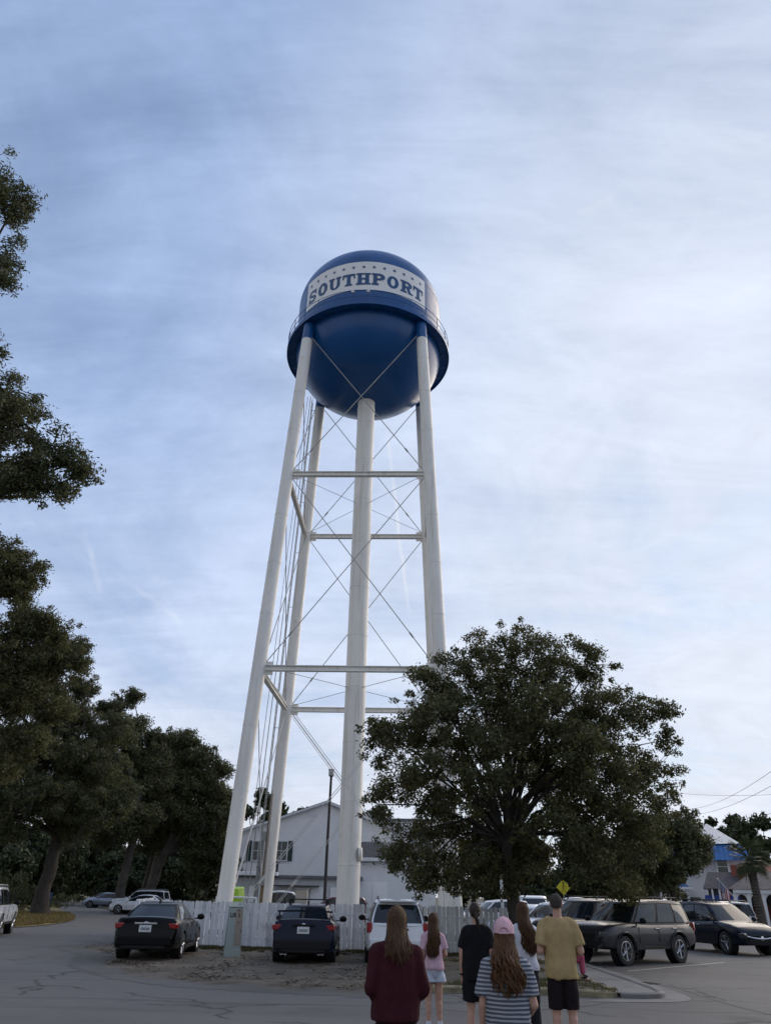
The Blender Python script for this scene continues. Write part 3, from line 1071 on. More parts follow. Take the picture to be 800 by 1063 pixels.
ISL = [gp(392, 1030.5), gp(470, 1031.5), gp(560, 1033), (4.55, 17.22), (4.86, 17.32), (4.95, 17.65), (4.95, 19), (4.95, 23), (4.95, 28.2)]


def ribbon(pts, w):
    """closed polygon of a strip of width w to the left of a polyline"""
    L, Rr = [], []
    n = len(pts)
    for i in range(n):
        a = Vector(pts[max(0, i - 1)]); b_ = Vector(pts[min(n - 1, i + 1)])
        d = (b_ - a).normalized()
        nrm = Vector((-d.y, d.x))
        L.append(Vector(pts[i]) + nrm * w); Rr.append(Vector(pts[i]))
    return [tuple(p) for p in Rr] + [tuple(p) for p in L[::-1]]


def smooth_line(pts, k=3):
    pts = [Vector(p) for p in pts]
    for _ in range(k):
        q = [pts[0]]
        for a, b_ in zip(pts[:-1], pts[1:]):
            q += [a.lerp(b_, .25), a.lerp(b_, .75)]
        q.append(pts[-1]); pts = q
    return [tuple(p) for p in pts]


def kerb(name, pts, w, z1, mat, label):
    pts = smooth_line(pts)
    b = MB()
    rings = []
    n = len(pts)
    for i in range(n):
        a = Vector(pts[max(0, i - 1)]); c = Vector(pts[min(n - 1, i + 1)])
        d = (c - a).normalized(); nrm = Vector((-d.y, d.x))
        p = Vector(pts[i])
        w_ = .006 * noise.noise((p.x * 3, p.y * 3, 0))
        pr = [(0.02, -.02), (0.0, z1 * .75), (.03, z1 + w_), (w - .03, z1 + w_), (w, z1 * .8), (w, -.02)]
        rings.append([(p.x + nrm.x * o, p.y + nrm.y * o, z) for o, z in pr])
    b.loft(rings, True, True)
    o = b.build(name, mat, smooth=50, fixn=True)
    return tag(o, label, 'kerb', kind='structure')


kerb('kerb', ISL, .15, .13, 'kerb_old', 'old yellowed concrete kerb round the grass island')
# sidewalk with its kerb and a concrete gutter bending round the corner
SW_OUT = [(4.93, 17.33), (5.4, 17.25), (5.9, 17.5), (6.08, 18.2), (6.1, 20), (6.1, 26), (6.1, 40), (6.1, 62)]
kerb('kerb', SW_OUT, .16, .10, 'concrete', 'pale concrete kerb along the sidewalk')
sw = smooth_line(SW_OUT)
poly = [(x, y) for x, y in sw] + [(4.98, 62), (4.98, 28), (4.98, 17.7)]
b = MB(); pts3 = [(x, y, .07) for x, y in poly]
b.add(pts3, [tuple(range(len(pts3)))])
tag(b.build('sidewalk', 'concrete'), 'grey concrete sidewalk beside the parked cars', 'sidewalk', kind='structure')
GU = [(4.1, 16.72), (5.5, 16.72), (6.25, 17.05), (6.52, 17.9), (6.55, 20), (6.55, 26), (6.55, 40), (6.55, 62)]
g = smooth_line(GU)
poly = g + [(x, y) for x, y in smooth_line(SW_OUT)][::-1] + [(4.5, 17.15)]
b = MB(); pts3 = [(x, y, .006) for x, y in poly]
b.add(pts3, [tuple(range(len(pts3)))])
tag(b.build('gutter', 'concrete'), 'pale concrete gutter pan curving round the corner', 'gutter', kind='structure')
c = gnd(669, 1021.5)
b = MB(); b.box((c.x, c.y, .009), (.55, .5, .006), .5)
for k in range(6):
    b.box((c.x - .2 + .08 * k, c.y - .1 + .04 * k, .014), (.03, .46, .008), .5)
tag(b.build('drain_grate', 'dark_metal'), 'small dark drain grate in the concrete gutter', 'drain', kind='structure')
# parking stripes, seams
for k, (p, q, w) in enumerate((((652, 1008.5), (752, 999.5), .11),)):
    a, c = gnd(*p), gnd(*q)
    d = (c - a).normalized(); n_ = Vector((-d.y, d.x, 0))
    b = MB()
    b.add([a - n_ * w / 2, c - n_ * w / 2, c + n_ * w / 2, a + n_ * w / 2], [(0, 1, 2, 3)])
    for v in range(4):
        b.v[v] = (b.v[v][0], b.v[v][1], .004)
    tag(b.build('parking_stripe', 'paint_line'), 'faded white parking stripe beside the grey SUV', 'road marking', kind='structure')
pbr('tar', (0.030, 0.030, 0.032), 0.7, var=0.3, vscale=5)
for pts, w in (([(692, 1022), (716, 1031), (745, 1040), (772, 1048), (830, 1060)], .035), ([(500, 1052), (420, 1046), (330, 1043), (240, 1043), (120, 1037), (0, 1036)], .022),
               ([(640, 1040), (600, 1046), (560, 1049)], .02), ([(600, 1003), (660, 1016), (700, 1018)], .0)):
    if not w:
        continue
    P = smooth_line([gp(*p) for p in pts], 2)
    P = [(x + .05 * noise.noise((x * 2, y * 2, 3)), y + .07 * noise.noise((x * 2, y * 2, 9))) for x, y in P]
    poly = ribbon(P, w)
    n = len(P)
    b = MB(); b.add([(x, y, .004) for x, y in poly], [(i, i + 1, 2 * n - 2 - i, 2 * n - 1 - i) for i in range(n - 1)])
    tag(b.build('road_crack', 'tar'), 'dark tarred crack wandering across the asphalt', 'road', kind='structure')

# grass islands of the left street and soil beside it
LI = smooth_line([gp(-40, 966), gp(20, 963.5), gp(60, 960), gp(79, 955.5), gp(76, 951), gp(66, 947), gp(58, 940), gp(50, 935.5), gp(-60, 935)], 2)
b = MB(); b.add([(x, y, .03) for x, y in LI], [tuple(range(len(LI)))])
tag(b.build('street_verge', 'sunlit_soil'), 'grass verge round the foot of the oak with sunlit yellow in its colour', 'verge', kind='structure')
RI = smooth_line([gp(100, 941.5), gp(118, 947), gp(150, 950), gp(190, 951), (-9, 66), (-16, 100), (-24, 104)], 1)
b = MB(); b.add([(x, y, .03) for x, y in RI], [tuple(range(len(RI)))])
tag(b.build('dirt_shoulder', 'soil'), 'dirt shoulder under the cars of the shaded street', 'verge', kind='structure')


# ---- grass blades and litter (nobody could count them)
def blades(name, samples, h, mat, label, w=.010, lean=.5, z=0.0):
    rng = np.random.default_rng(3)
    P = np.array(samples, float)
    n = len(P)
    ang = rng.uniform(0, 2 * PI, n); hh = h * rng.uniform(.4, 1.25, n)
    ux, uy = np.cos(ang) * w, np.sin(ang) * w
    la = rng.uniform(0, 2 * PI, n); ll = hh * lean * rng.uniform(.2, 1.2, n)
    V = np.zeros((n, 4, 3))
    zz = P[:, 2] if P.shape[1] > 2 else np.full(n, z)
    V[:, 0] = np.c_[P[:, 0] - ux, P[:, 1] - uy, zz]
    V[:, 1] = np.c_[P[:, 0] + ux, P[:, 1] + uy, zz]
    V[:, 2] = np.c_[P[:, 0] + ux * .6 + np.cos(la) * ll * .45, P[:, 1] + uy * .6 + np.sin(la) * ll * .45, zz + hh * .65]
    V[:, 3] = np.c_[P[:, 0] + np.cos(la) * ll, P[:, 1] + np.sin(la) * ll, zz + hh]
    F = np.arange(n * 4).reshape(n, 4)
    me = grid_mesh(name, V.reshape(-1, 3), F)
    return tag(link(name, me, mat), label, 'grass', kind='stuff')


def scatter(n, box, dens, zf=0.0, thr=.0, sc=1.2, seed=1):
    r = random.Random(seed)
    out = []
    while len(out) < n:
        x, y = r.uniform(box[0], box[1]), r.uniform(box[2], box[3])
        v = dens(x, y)
        if v <= 0: continue
        q = noise.noise((x * sc, y * sc, seed)) * .5 + noise.noise((x * sc * 3, y * sc * 3, seed)) * .3 + .5
        if q * v > r.uniform(.35, .8):
            out.append((x, y, zf(x, y) if callable(zf) else zf))
    return out


def fence_y(x):
    return 29.85 - (x + 8.3) * (1.75 / 12.4)


def d_fence(x, y):
    d = fence_y(x) - y
    if d < -.1 or x < -9 or x > 4.6: return 0
    return max(0, 1.15 - d / (3.6 if (x < -3.4) else 2.4))


blades('fence_grass', scatter(24000, (-9, 4.6, 24.5, 30.2), d_fence, .02, seed=2), .085, 'grass', 'thin patchy grass along the foot of the fence', .012)


def d_isl(x, y):
    if not inside([(p[0], p[1]) for p in ISL] + [(5.3, 28), (.5, 28.3), (-.3, 20)], x, y): return 0
    return .80 if y < 19.5 else .62


blades('island_grass', scatter(15000, (-.4, 6.6, 17.2, 28), d_isl, lambda x, y: .03 + rise(x, y), seed=5, sc=.8), .045, 'grass', 'thin dull grass on the kerbed island', .010)
blades('verge_grass', scatter(22000, (-34, -18, 38, 66), lambda x, y: .95 if inside(LI, x, y) else 0, .03, seed=8, sc=.6), .14, 'grass_sunlit', 'grass round the foot of the oak, sunlit yellow put in its colour', .03)


def litter():
    pts = scatter(6500, (-10, 5, 16.5, 30), lambda x, y: .75 if inside(DIRT, x, y) else 0, .035, seed=11, sc=.9)
    r = random.Random(4)
    b = MB()
    for x, y, z in pts:
        s = r.uniform(.012, .045)
        a = r.uniform(0, 2 * PI)
        zz = [r.uniform(-.004, .02) for _ in range(4)]
        b.add([(x + s * math.cos(a + k * PI / 2) * (1 if k % 2 else 1.7), y + s * math.sin(a + k * PI / 2), z + zz[k]) for k in range(4)], [(0, 1, 2, 3)])
    tag(b.build('leaf_litter', 'litter'), 'scattered dead leaves and stones on the dirt verge', 'leaf litter', kind='stuff')


litter()


# ------------------------------------------------------------------ picket fence
def fence():
    r = random.Random(21)
    t = thing('picket_fence', 'long white wooden picket fence weathered bluish behind the parked cars', 'fence', (0, 0, 0))
    b = MB(); rails = MB()
    H0 = 1.44
    xA, xB = -8.75, 4.3
    L = math.hypot(xB - xA, fence_y(xB) - fence_y(xA))
    ux, uy = (xB - xA) / L, (fence_y(xB) - fence_y(xA)) / L
    s = 0
    ang = math.atan2(uy, ux)

    def picket(mb, x, y, w, h, rz, tilt):
        mt_ = Matrix.Rotation(rz, 4, 'Z') @ Matrix.Rotation(tilt, 4, 'Y')
        c = .028
        pr = [(-w / 2, .05), (w / 2, .05), (w / 2, h - c), (w / 2 - c, h), (-w / 2 + c, h), (-w / 2, h - c)]
        vs = [Matrix.Translation((x, y, 0)) @ (mt_ @ Vector((p, d, q))) for d in (-.009, .009) for p, q in pr]
        fs = [tuple(range(6)), tuple(range(11, 5, -1))] + [(i + 6, (i + 1) % 6 + 6, (i + 1) % 6, i)[::-1] for i in range(6)]
        mb.add(vs, fs)

    while s < L:
        w = .136 + r.uniform(-.004, .004)
        if r.random() > .012:
            picket(b, xA + ux * (s + w / 2), fence_y(xA) + uy * (s + w / 2) - .012 + r.uniform(-.004, .004), w, H0 + r.uniform(-.018, .018), ang, r.uniform(-.012, .012))
        s += w + r.choice((.010, .016, .022, .03, .042))
    b.build('pickets', 'fence_white', t, bev=0, fixn=True)
    for z in (.35, 1.12):
        rails.tube([(xA, fence_y(xA) + .035, z), (xB, fence_y(xB) + .035, z)], .045, 4)
    rails.build('rails', 'fence_white', t)
    n = 6
    for k in range(n):
        p = MB(); q = k / (n - 1)
        p.box((xA + (xB - xA) * q, fence_y(xA) + (fence_y(xB) - fence_y(xA)) * q + .11, .68), (.09, .09, 1.36), ang)
        p.build('post', 'fence_white', t)
    # return run going back from the left corner
    b = MB()
    xC, yC = -10.6, 39.0
    L = math.hypot(xC - xA, yC - fence_y(xA)); a2 = math.atan2(yC - fence_y(xA), xC - xA)
    s = 0
    while s < L:
        w = .136
        picket(b, xA + math.cos(a2) * (s + .07), fence_y(xA) + math.sin(a2) * (s + .07), w, H0 + r.uniform(-.018, .018), a2, r.uniform(-.012, .012))
        s += w + r.choice((.008, .014, .022))
    b.build('pickets', 'fence_white', t, fixn=True)
    return t


fence()


# ---- utility pedestal in the grass
def pedestal():
    p = gnd(240, 994.5)
    t = thing('utility_pedestal', 'pale green utility pedestal with stuck-on decals standing before the fence', 'utility box', (p.x, p.y, 0), R(16))
    b = MB(); b.box((0, 0, .12), (.50, .34, .24)); b.build('base', 'pedestal', t, bev=.012)
    b = MB()
    rings = []
    for z, w, d in ((.24, .47, .31), (1.30, .43, .28), (1.33, .40, .25)):
        rings.append([(-w / 2, -d / 2, z), (w / 2, -d / 2, z), (w / 2, d / 2, z), (-w / 2, d / 2, z)])
    b.loft(rings); b.build('cabinet', 'pedestal', t, bev=.01)
    b = MB(); b.box((0, 0, 1.345), (.47, .33, .03)); b.build('lid', 'pedestal', t, bev=.01)
    b = MB(); b.box((.105, -.158, .80), (.20, .012, .95)); b.build('side_panel', 'pedestal_tan', t)
    # decal letters U S on the left, two brown marks on the right
    b = MB()
    y = -.152
    b.box((-.165, y, 1.13), (.022, .012, .11)); b.box((-.085, y, 1.13), (.022, .012, .11)); b.box((-.125, y, 1.085), (.06, .012, .022))
    b.build('decal', 'decal_black', t)
    b = MB()
    for dz, dx in ((1.17, 0), (1.125, 0), (1.08, 0)):
        b.box((-.03, y, dz), (.05, .013, .018))
    b.box((-.048, y, 1.15), (.018, .0125, .05)); b.box((-.012, y, 1.1), (.018, .0125, .05))
    b.build('decal', 'decal_black', t)
    b = MB(); b.box((.10, -.166, 1.12), (.035, .004, .12)); b.box((.09, -.166, .93), (.03, .004, .05)); b.box((.08, -.166, 1.25), (.05, .004, .04)); b.build('decal', 'decal_brown', t)
    b = MB(); b.box((.19, -.168, .7), (.02, .03, .06)); b.build('latch', 'dark_metal', t)


pedestal()
# ------------------------------------------------------------------ trees
def leaves_mesh(name, clumps, n_per, L, W, rng, up=.35):
    """clumps: array rows (x,y,z,rx,ry,rz); n_per leaves per unit of clump"""
    C = np.asarray(clumps, float)
    reps = np.maximum(8, (n_per * (C[:, 3] * C[:, 4] * C[:, 5]) ** .62).astype(int))
    idx = np.repeat(np.arange(len(C)), reps)
    n = len(idx)
    d = rng.normal(size=(n, 3)); d /= np.linalg.norm(d, axis=1)[:, None]
    rad = rng.uniform(.12, 1.0, n) ** .5 * (1 + .22 * rng.normal(size=n))
    pos = C[idx, :3] + d * rad[:, None] * C[idx, 3:6]
    nr = d * .7 + rng.normal(size=(n, 3)) * .75 + np.array([0, 0, up])
    nr /= np.linalg.norm(nr, axis=1)[:, None]
    t = rng.normal(size=(n, 3)); t -= nr * (t * nr).sum(1)[:, None]; t /= np.linalg.norm(t, axis=1)[:, None]
    bt = np.cross(nr, t)
    l = (L * rng.uniform(.6, 1.35, n))[:, None]; w = (W * rng.uniform(.7, 1.3, n))[:, None]
    V = np.empty((n, 4, 3))
    V[:, 0] = pos - t * l * .5
    V[:, 1] = pos + bt * w * .5 + nr * w * .12
    V[:, 2] = pos + t * l * .5 - nr * l * .1
    V[:, 3] = pos - bt * w * .5 + nr * w * .12
    return grid_mesh(name, V.reshape(-1, 3), np.arange(n * 4).reshape(n, 4))


def limb_pts(p, q, r, sag=.15, k=6, wob=.12):
    p, q = Vector(p), Vector(q)
    L = (q - p).length
    pts = []
    ph = Vector((r.uniform(-9, 9), r.uniform(-9, 9), r.uniform(-9, 9)))
    for i in range(k + 1):
        t = i / k
        v = p.lerp(q, t) + Vector((0, 0, 1)) * (math.sin(t * PI) * L * sag)
        s = math.sin(t * PI)
        v += Vector([noise.noise(ph + Vector((t * 3 + j * 7, 0, 0))) for j in range(3)]) * L * wob * s
        pts.append(v)
    return pts


def tree(name, label, base, trunk, lobes, seed, leaf='leaf_oak', bark='bark', L=.12, W=.055, n_per=420, sub=(.42, .62), per_lobe=None,
         group=None, flat=.75, r_trunk=.25, spread=.86, moss=0, root_flare=1.5, limbs=True, dens=1.0):
    """base: ground point; trunk: polyline of (x,y,z) offsets; lobes: (world point, radius)"""
    r = random.Random(seed)
    rng = np.random.default_rng(seed)
    B = Vector(base)
    t = thing(name, label, 'tree', B, 0, group)
    tp = [Vector(p) for p in trunk]
    k = len(tp)
    H = tp[-1].z
    rad = [r_trunk * (root_flare if i == 0 else 1.0) * (1 - .42 * (p.z / H)) for i, p in enumerate(tp)]
    fine, fr = [], []
    for i in range(k - 1):
        for s in range(4):
            u = s / 4
            p = tp[i].lerp(tp[i + 1], u)
            fine.append(p + Vector((noise.noise((p.z * .9, seed, 0)), noise.noise((p.z * .9, 0, seed)), 0)) * r_trunk * .35 * min(1, p.z))
            fr.append(rad[i] + (rad[i + 1] - rad[i]) * (u ** .6 if i == 0 else u))
    fine.append(tp[-1]); fr.append(rad[-1])
    mb = MB(); mb.tube(fine, fr, 14)
    to = mb.build('trunk', bark, t, 70)
    lm = MB()
    clumps = []
    for (lp, lr) in lobes:
        lp = Vector(lp) - B
        # limb from the nearest sensible trunk height
        hz = min(H, max(H * .55, lp.z * .45 + r.uniform(-.1, .1) * H))
        j = min(range(len(fine)), key=lambda q: abs(fine[q].z - hz))
        if limbs:
            pts = limb_pts(fine[j], lp, r, .12 if lp.z > hz else .25)
            r0 = min(fr[j] * .62, max(.05, r_trunk * (.18 + .10 * lr)))
            lm.tube(pts, [r0 * (1 - .78 * (i / 6)) for i in range(7)], 7)
        nc = per_lobe or max(5, int(10 * (lr ** 1.5) * dens))
        for q_ in range(nc + int(nc * .9)):
            out_ = q_ >= nc
            d = Vector((r.gauss(0, 1), r.gauss(0, 1), r.gauss(0, 1))).normalized()
            q = lr * spread * (r.uniform(.15, 1) ** .5 if not out_ else r.uniform(1.0, 1.42))
            c = lp + Vector((d.x * q, d.y * q, d.z * q * flat))
            s = r.uniform(*sub) * (.75 + .25 * lr) * (1 if not out_ else .46)
            clumps.append((c.x, c.y, c.z, s * r.uniform(.85, 1.3), s * r.uniform(.85, 1.3), s * r.uniform(.6, .95)))
            if limbs:
                tw = limb_pts(lp + (c - lp) * .1, c, r, .05, 3, .1)
                rt = max(.012, r_trunk * .045 * (.6 + .4 * lr))
                lm.tube(tw, [rt, rt * .8, rt * .5, rt * .2], 4, cap=False)
    if limbs:
        lm.build('limbs', bark, t, 70)
    me = leaves_mesh('crown', clumps, n_per, L, W, rng)
    link('crown', me, leaf, t)
    if moss:
        b = MB()
        for _ in range(moss):
            c = clumps[r.randrange(len(clumps))]
            x, y, z = c[0] + r.uniform(-.3, .3), c[1] + r.uniform(-.3, .3), c[2] - c[5] * .6
            h = r.uniform(.5, 1.3)
            for _k in range(4):
                dx, dy = r.uniform(-.12, .12), r.uniform(-.12, .12)
                b.add([(x + dx - .03, y + dy, z), (x + dx + .03, y + dy + .02, z), (x + dx * 1.3, y + dy * 1.3, z - h * r.uniform(.6, 1))], [(0, 1, 2)])
        b.build('hanging_moss', 'moss', t)['kind'] = 'stuff'
    return t


leafmat('moss', (0.05, 0.055, 0.045), (0.09, 0.095, 0.08), (0.13, 0.13, 0.11), .3)


def lobes_px(rows, Y):
    return [(at(px, py, Y + dy), r_) for px, py, dy, r_ in rows]


# the oak on the island, in front of the tower's right legs
MAINB = Vector((xat(533, 25.6), 25.6, .08))
tree('oak_tree', 'broad dark oak in front of the right legs of the water tower', MAINB,
     [(0, 0, 0), (.02, 0, .7), (.0, .05, 1.6), (-.1, .05, 2.8), (-.05, .1, 4.2), (.1, 0, 6.0)],
     lobes_px([(480, 693, 0, 1.25), (515, 678, .6, 1.2), (552, 680, -.6, 1.3), (595, 690, .3, 1.2), (618, 690, -.4, .8), (447, 715, .2, 1.1), (425, 755, -.4, 1.2), (400, 765, .3, .9), (388, 762, -.2, .55),
               (470, 750, -1.2, 1.4), (515, 740, 1.5, 1.5), (560, 745, -1.5, 1.6), (600, 745, 1.2, 1.4), (635, 735, -.2, 1.1), (665, 735, .3, .9), (685, 742, 0, .55),
               (415, 812, .4, 1.1), (393, 835, -.4, .65), (450, 805, -1.3, 1.2), (500, 805, -2, 1.4), (555, 815, 2, 1.5), (610, 800, -1.6, 1.6), (646, 790, .4, 1.3), (680, 798, -.3, .85), (688, 833, .2, .6),
               (428, 870, .2, 1.0), (410, 890, -.6, .6), (462, 870, 1.2, 1.2), (480, 905, -.6, .75), (505, 880, 1.0, 1.0), (575, 865, -1.5, 1.3), (620, 860, 1.3, 1.5), (648, 850, -1.0, 1.3), (672, 872, .3, .75),
               (603, 886, -1.8, .9), (640, 900, -.5, 1.0), (540, 772, .3, 1.3), (583, 782, -.4, 1.3), (478, 782, .4, 1.2), (450, 838, .2, .9), (590, 832, .4, 1.3), (640, 828, -.3, 1.1), (612, 768, .2, 1.2), (505, 905, .3, .8), (432, 905, .2, .7), (525, 912, -.5, .6), (462, 912, .3, .6),  (545, 892, .8, .9), (520, 715, -.3, 1.2), (570, 713, .3, 1.2), (442, 742, .2, 1.0), (495, 835, .9, 1.1), (692, 768, -.2, .35),  (470, 720, .5, 1.0), (645, 918, .5, .6), (566, 893, 1.5, .7), (445, 905, -.5, .6)], 25.6),
     seed=11, r_trunk=.22, n_per=1400, L=.12, W=.056, sub=(.28, .46), dens=.98, flat=.92, group=None)

# smaller dark tree behind its right flank
B2 = Vector((xat(700, 44), 44, 0))
tree('oak_tree', 'dark round tree with two thin trunks behind the right flank of the big oak', B2,
     [(0, 0, 0), (.1, 0, 1.2), (-.1, 0, 2.6), (0, 0, 4.0)],
     lobes_px([(700, 858, 0, 1.3), (713, 858, .4, .9), (726, 878, 0, .6), (680, 870, .3, 1.5), (660, 885, -.5, 1.4), (700, 890, -.6, 1.5), (722, 890, .3, .8), (668, 910, 0, 1.2), (690, 915, .8, 1.1), (650, 912, 0, .9)], 44),
     seed=23, r_trunk=.2, n_per=900, L=.17, W=.09, leaf='leaf_live')

# near tree whose branches hang in from the left edge
BN = Vector((-14.2, 14.5, 0))
tree('live_oak', 'near live oak whose leafy branches hang into the left edge', BN,
     [(0, 0, 0), (.1, .1, 2), (-.1, .2, 5), (.2, .1, 8), (.6, 0, 11)],
     [(at(px, py, 14.5 + dy), r_) for px, py, dy, r_ in ((-40, 175, .5, 1.5), (0, 215, 0, .95), (16, 212, .2, .5), (-14, 262, .2, .9), (2, 285, 0, .42), (-70, 260, .5, 1.6), (-60, 380, 0, 1.8), (-18, 362, .3, .62), (6, 405, .4, .8), (-10, 440, -.5, 1.1),
                                                         (28, 440, .2, .75), (55, 462, 0, .62), (75, 480, .2, .48), (86, 492, .1, .28), (42, 492, .3, .7), (12, 490, -.3, .85), (-40, 480, .3, 1.3), (25, 508, -.1, .45), (62, 508, .1, .38), (-90, 430, 0, 1.8), (-110, 300, 1, 1.8))],
     seed=31, r_trunk=.42, n_per=1500, L=.115, W=.042, sub=(.26, .42), dens=1.6, leaf='leaf_live')

# live oaks of the shaded street on the left
BL1 = gnd(41, 950)
tree('live_oak', 'massive live oak with a thick dark trunk on the grass verge', BL1,
     [(0, 0, 0), (-.1, 0, 1.6), (.05, .2, 4.0), (.3, .3, 6.5), (.2, 0, 9.0)],
     [(at(px, py, BL1.y + dy), r_) for px, py, dy, r_ in ((60, 790, 0, 3.0), (100, 800, 1, 2.4), (20, 770, 0, 3.2), (-20, 800, 1, 3.2), (70, 745, 1, 2.6), (30, 715, 0, 2.8), (85, 712, 2, 1.5), (-30, 720, 2, 3.2), (55, 680, 1, 2.2), (78, 672, 1, 1.4), (115, 760, 2, 1.9),
                                                          (55, 830, -2, 2.2), (100, 840, -1, 2.0), (10, 830, -2, 2.6), (-30, 850, 0, 2.6), (130, 828, 0, 1.6), (15, 862, -2, 1.1), (80, 865, 0, 1.2))],
     seed=41, r_trunk=.56, n_per=640, L=.20, W=.09, sub=(.45, .78), leaf='leaf_live', moss=260, root_flare=1.45, dens=.8)
BL0 = Vector((-27.5, 40, 0))
tree('live_oak', 'tall live oak rising highest at the left edge', BL0,
     [(0, 0, 0), (.2, .2, 3), (.3, 0, 6), (.9, 0, 9), (1.6, 0, 12)],
     [(at(px, py, 40 + dy), r_) for px, py, dy, r_ in ((10, 605, 0, 2.0), (30, 595, .5, 1.3), (-30, 600, 0, 2.6), (28, 650, 0, 2.0), (60, 655, .6, 1.1), (75, 690, .3, 1.0), (48, 690, 0, 1.7), (0, 680, -1, 2.4), (20, 725, 0, 2.0), (-40, 720, 0, 2.8), (55, 735, .4, 1.2),
                                                       (-10, 780, 0, 2.2), (30, 770, 0, 1.3), (-60, 800, 0, 2.6), (-70, 650, 0, 3.0), (10, 572, 0, 1.0), (-25, 560, 0, 1.6))],
     seed=43, r_trunk=.5, n_per=700, L=.17, W=.075, sub=(.36, .62), leaf='leaf_oak', dens=1.0)
BL2 = Vector((xat(125, 74), 74, 0))
tree('live_oak', 'leaning pale trunked live oak first behind the white cars', BL2,
     [(0, 0, 0), (.0, 0, 2), (.25, 0, 4.5), (.5, 0, 7), (.4, 0, 10)],
     [(at(px, py, 74 + dy), r_) for px, py, dy, r_ in ((130, 760, 0, 2.4), (118, 735, 0, 1.6), (138, 722, 0, 1.0), (100, 780, 1, 2.6), (150, 790, 0, 2.6), (120, 815, -1, 2.8), (160, 820, 0, 2.4), (90, 830, 0, 2.4), (140, 850, -2, 2.2), (110, 860, 0, 2.0), (165, 770, 1, 1.5))],
     seed=47, r_trunk=.44, n_per=460, L=.25, W=.12, sub=(.5, .85), leaf='leaf_live', bark='bark_pale', moss=160, dens=.75)
BL3 = Vector((xat(147, 80), 80, 0))
tree('live_oak', 'slim pale trunked live oak between two thicker trunks', BL3,
     [(0, 0, 0), (.2, 0, 2), (.6, 0, 5), (1.0, 0, 8)],
     [(at(px, py, 80 + dy), r_) for px, py, dy, r_ in ((165, 800, 0, 2.4), (185, 790, 1, 1.8), (150, 835, 0, 2.4), (180, 840, 0, 2.2), (160, 865, -1, 2.0))],
     seed=53, r_trunk=.30, n_per=360, L=.28, W=.13, sub=(.7, 1.1), leaf='leaf_live', bark='bark_pale', moss=90, dens=.75)
BL4 = Vector((xat(156, 77), 77, 0))
tree('live_oak', 'forked pale trunked live oak nearest the left leg of the tower', BL4,
     [(0, 0, 0), (.0, 0, 2), (.5, 0, 4.2), (1.3, .2, 6.2), (2.4, .2, 8.2)],
     [(at(px, py, 77 + dy), r_) for px, py, dy, r_ in ((190, 770, 0, 1.6), (208, 788, 0, 1.8), (228, 800, 0, 1.2), (200, 815, 0, 2.4), (225, 825, 0, 1.8), (190, 845, -1, 2.4), (220, 850, 0, 2.2), (230, 880, 0, 1.8), (205, 880, 0, 2.0), (236, 845, .5, 1.0), (240, 900, 0, 1.4), (215, 905, 0, 1.6), (246, 870, 1, .9))],
     seed=59, r_trunk=.52, n_per=460, L=.25, W=.12, sub=(.48, .82), leaf='leaf_live', bark='bark_pale', moss=110, dens=.8)


def simple_tree(px, Y, top, w, label, seed, leaf='leaf_far', bottom=None, group='far trees closing the view', n_per=110, low=None):
    """a far tree: trunk, limbs and a crown of lobes up to pixel row `top`, w pixels wide"""
    r = random.Random(seed)
    b = Vector((xat(px, Y), Y, 0))
    zt = at(px, top, Y).z
    wm = w / 850 * Y
    lob = []
    n = 9
    zb = low if low is not None else zt * .32
    for i in range(n):
        u = (i + .5) / n
        z = zb + (zt - zb) * (.12 + .78 * u)
        k = math.sin(PI * (.18 + .72 * (1 - u) ** .8))
        x = r.uniform(-.5, .5) * wm * k
        lob.append((b + Vector((x, r.uniform(-.3, .3) * wm, z)), wm * r.uniform(.20, .30)))
    lob.append((b + Vector((0, 0, zt - wm * .16)), wm * .18))
    return tree('broadleaf_tree', label, b, [(0, 0, 0), (.1, 0, zt * .25), (0, .1, zt * .5), (.1, 0, zt * .75)], lob, seed, leaf, L=.0052 * Y, W=.0028 * Y, n_per=n_per,
                sub=(wm * .085, wm * .13), per_lobe=11, r_trunk=.022 * zt, group=group)


FT = [(262, 96, 818, 40, 'slender far tree showing between the two left tower legs'),
      (284, 100, 838, 34, 'round far treetop behind the left eave of the white building'),
      (322, 104, 838, 44, 'low far treetop behind the ridge of the white building'),
      (352, 108, 836, 34, 'far treetop left of the tower riser above the roof'),
      (395, 100, 836, 50, 'far tree right of the tower riser behind the grey roof'),
      (20, 100, 868, 90, 'dense dark tree closing the street behind the massive live oak'),
      (-30, 92, 856, 90, 'dark tree at the far left edge behind the white SUV'),
      (70, 128, 862, 70, 'dark tree where the shaded street bends away'),
      (100, 118, 856, 60, 'dark tree behind the grey cars of the shaded street'),
      (130, 99, 880, 60, 'low dark tree closing the gap behind the leaning pale trunk'),
      (158, 97, 876, 60, 'low dark tree closing the gap behind the forked trunk'),
      (188, 99, 872, 60, 'low dark tree left of the front tower leg'),
      (205, 104, 850, 70, 'dark tree deep behind the forked live oak'),
      (170, 112, 845, 70, 'dark tree deep in the gap behind the slim pale trunk'),
      (480, 96, 868, 70, 'far tree seen under the left half of the big oak'),
      (540, 92, 872, 70, 'far tree straight behind the trunk of the big oak'),
      (610, 98, 866, 80, 'far tree behind the yellow diamond sign'),
      (665, 92, 866, 60, 'far tree behind the small dark tree'),
      (752, 118, 849, 34, 'far tree just right of the pale roof peak'),
      (778, 112, 846, 40, 'tallest far treetop behind the palm'),
      (808, 104, 846, 52, 'far tree at the right edge behind the palm'),
      (728, 122, 856, 40, 'far tree hidden behind the pale hip roof')]
for i, a in enumerate(FT):
    simple_tree(*a, seed=100 + i, low=.6 if a[1] < 130 and a[0] not in (262, 284, 322, 352) else None)


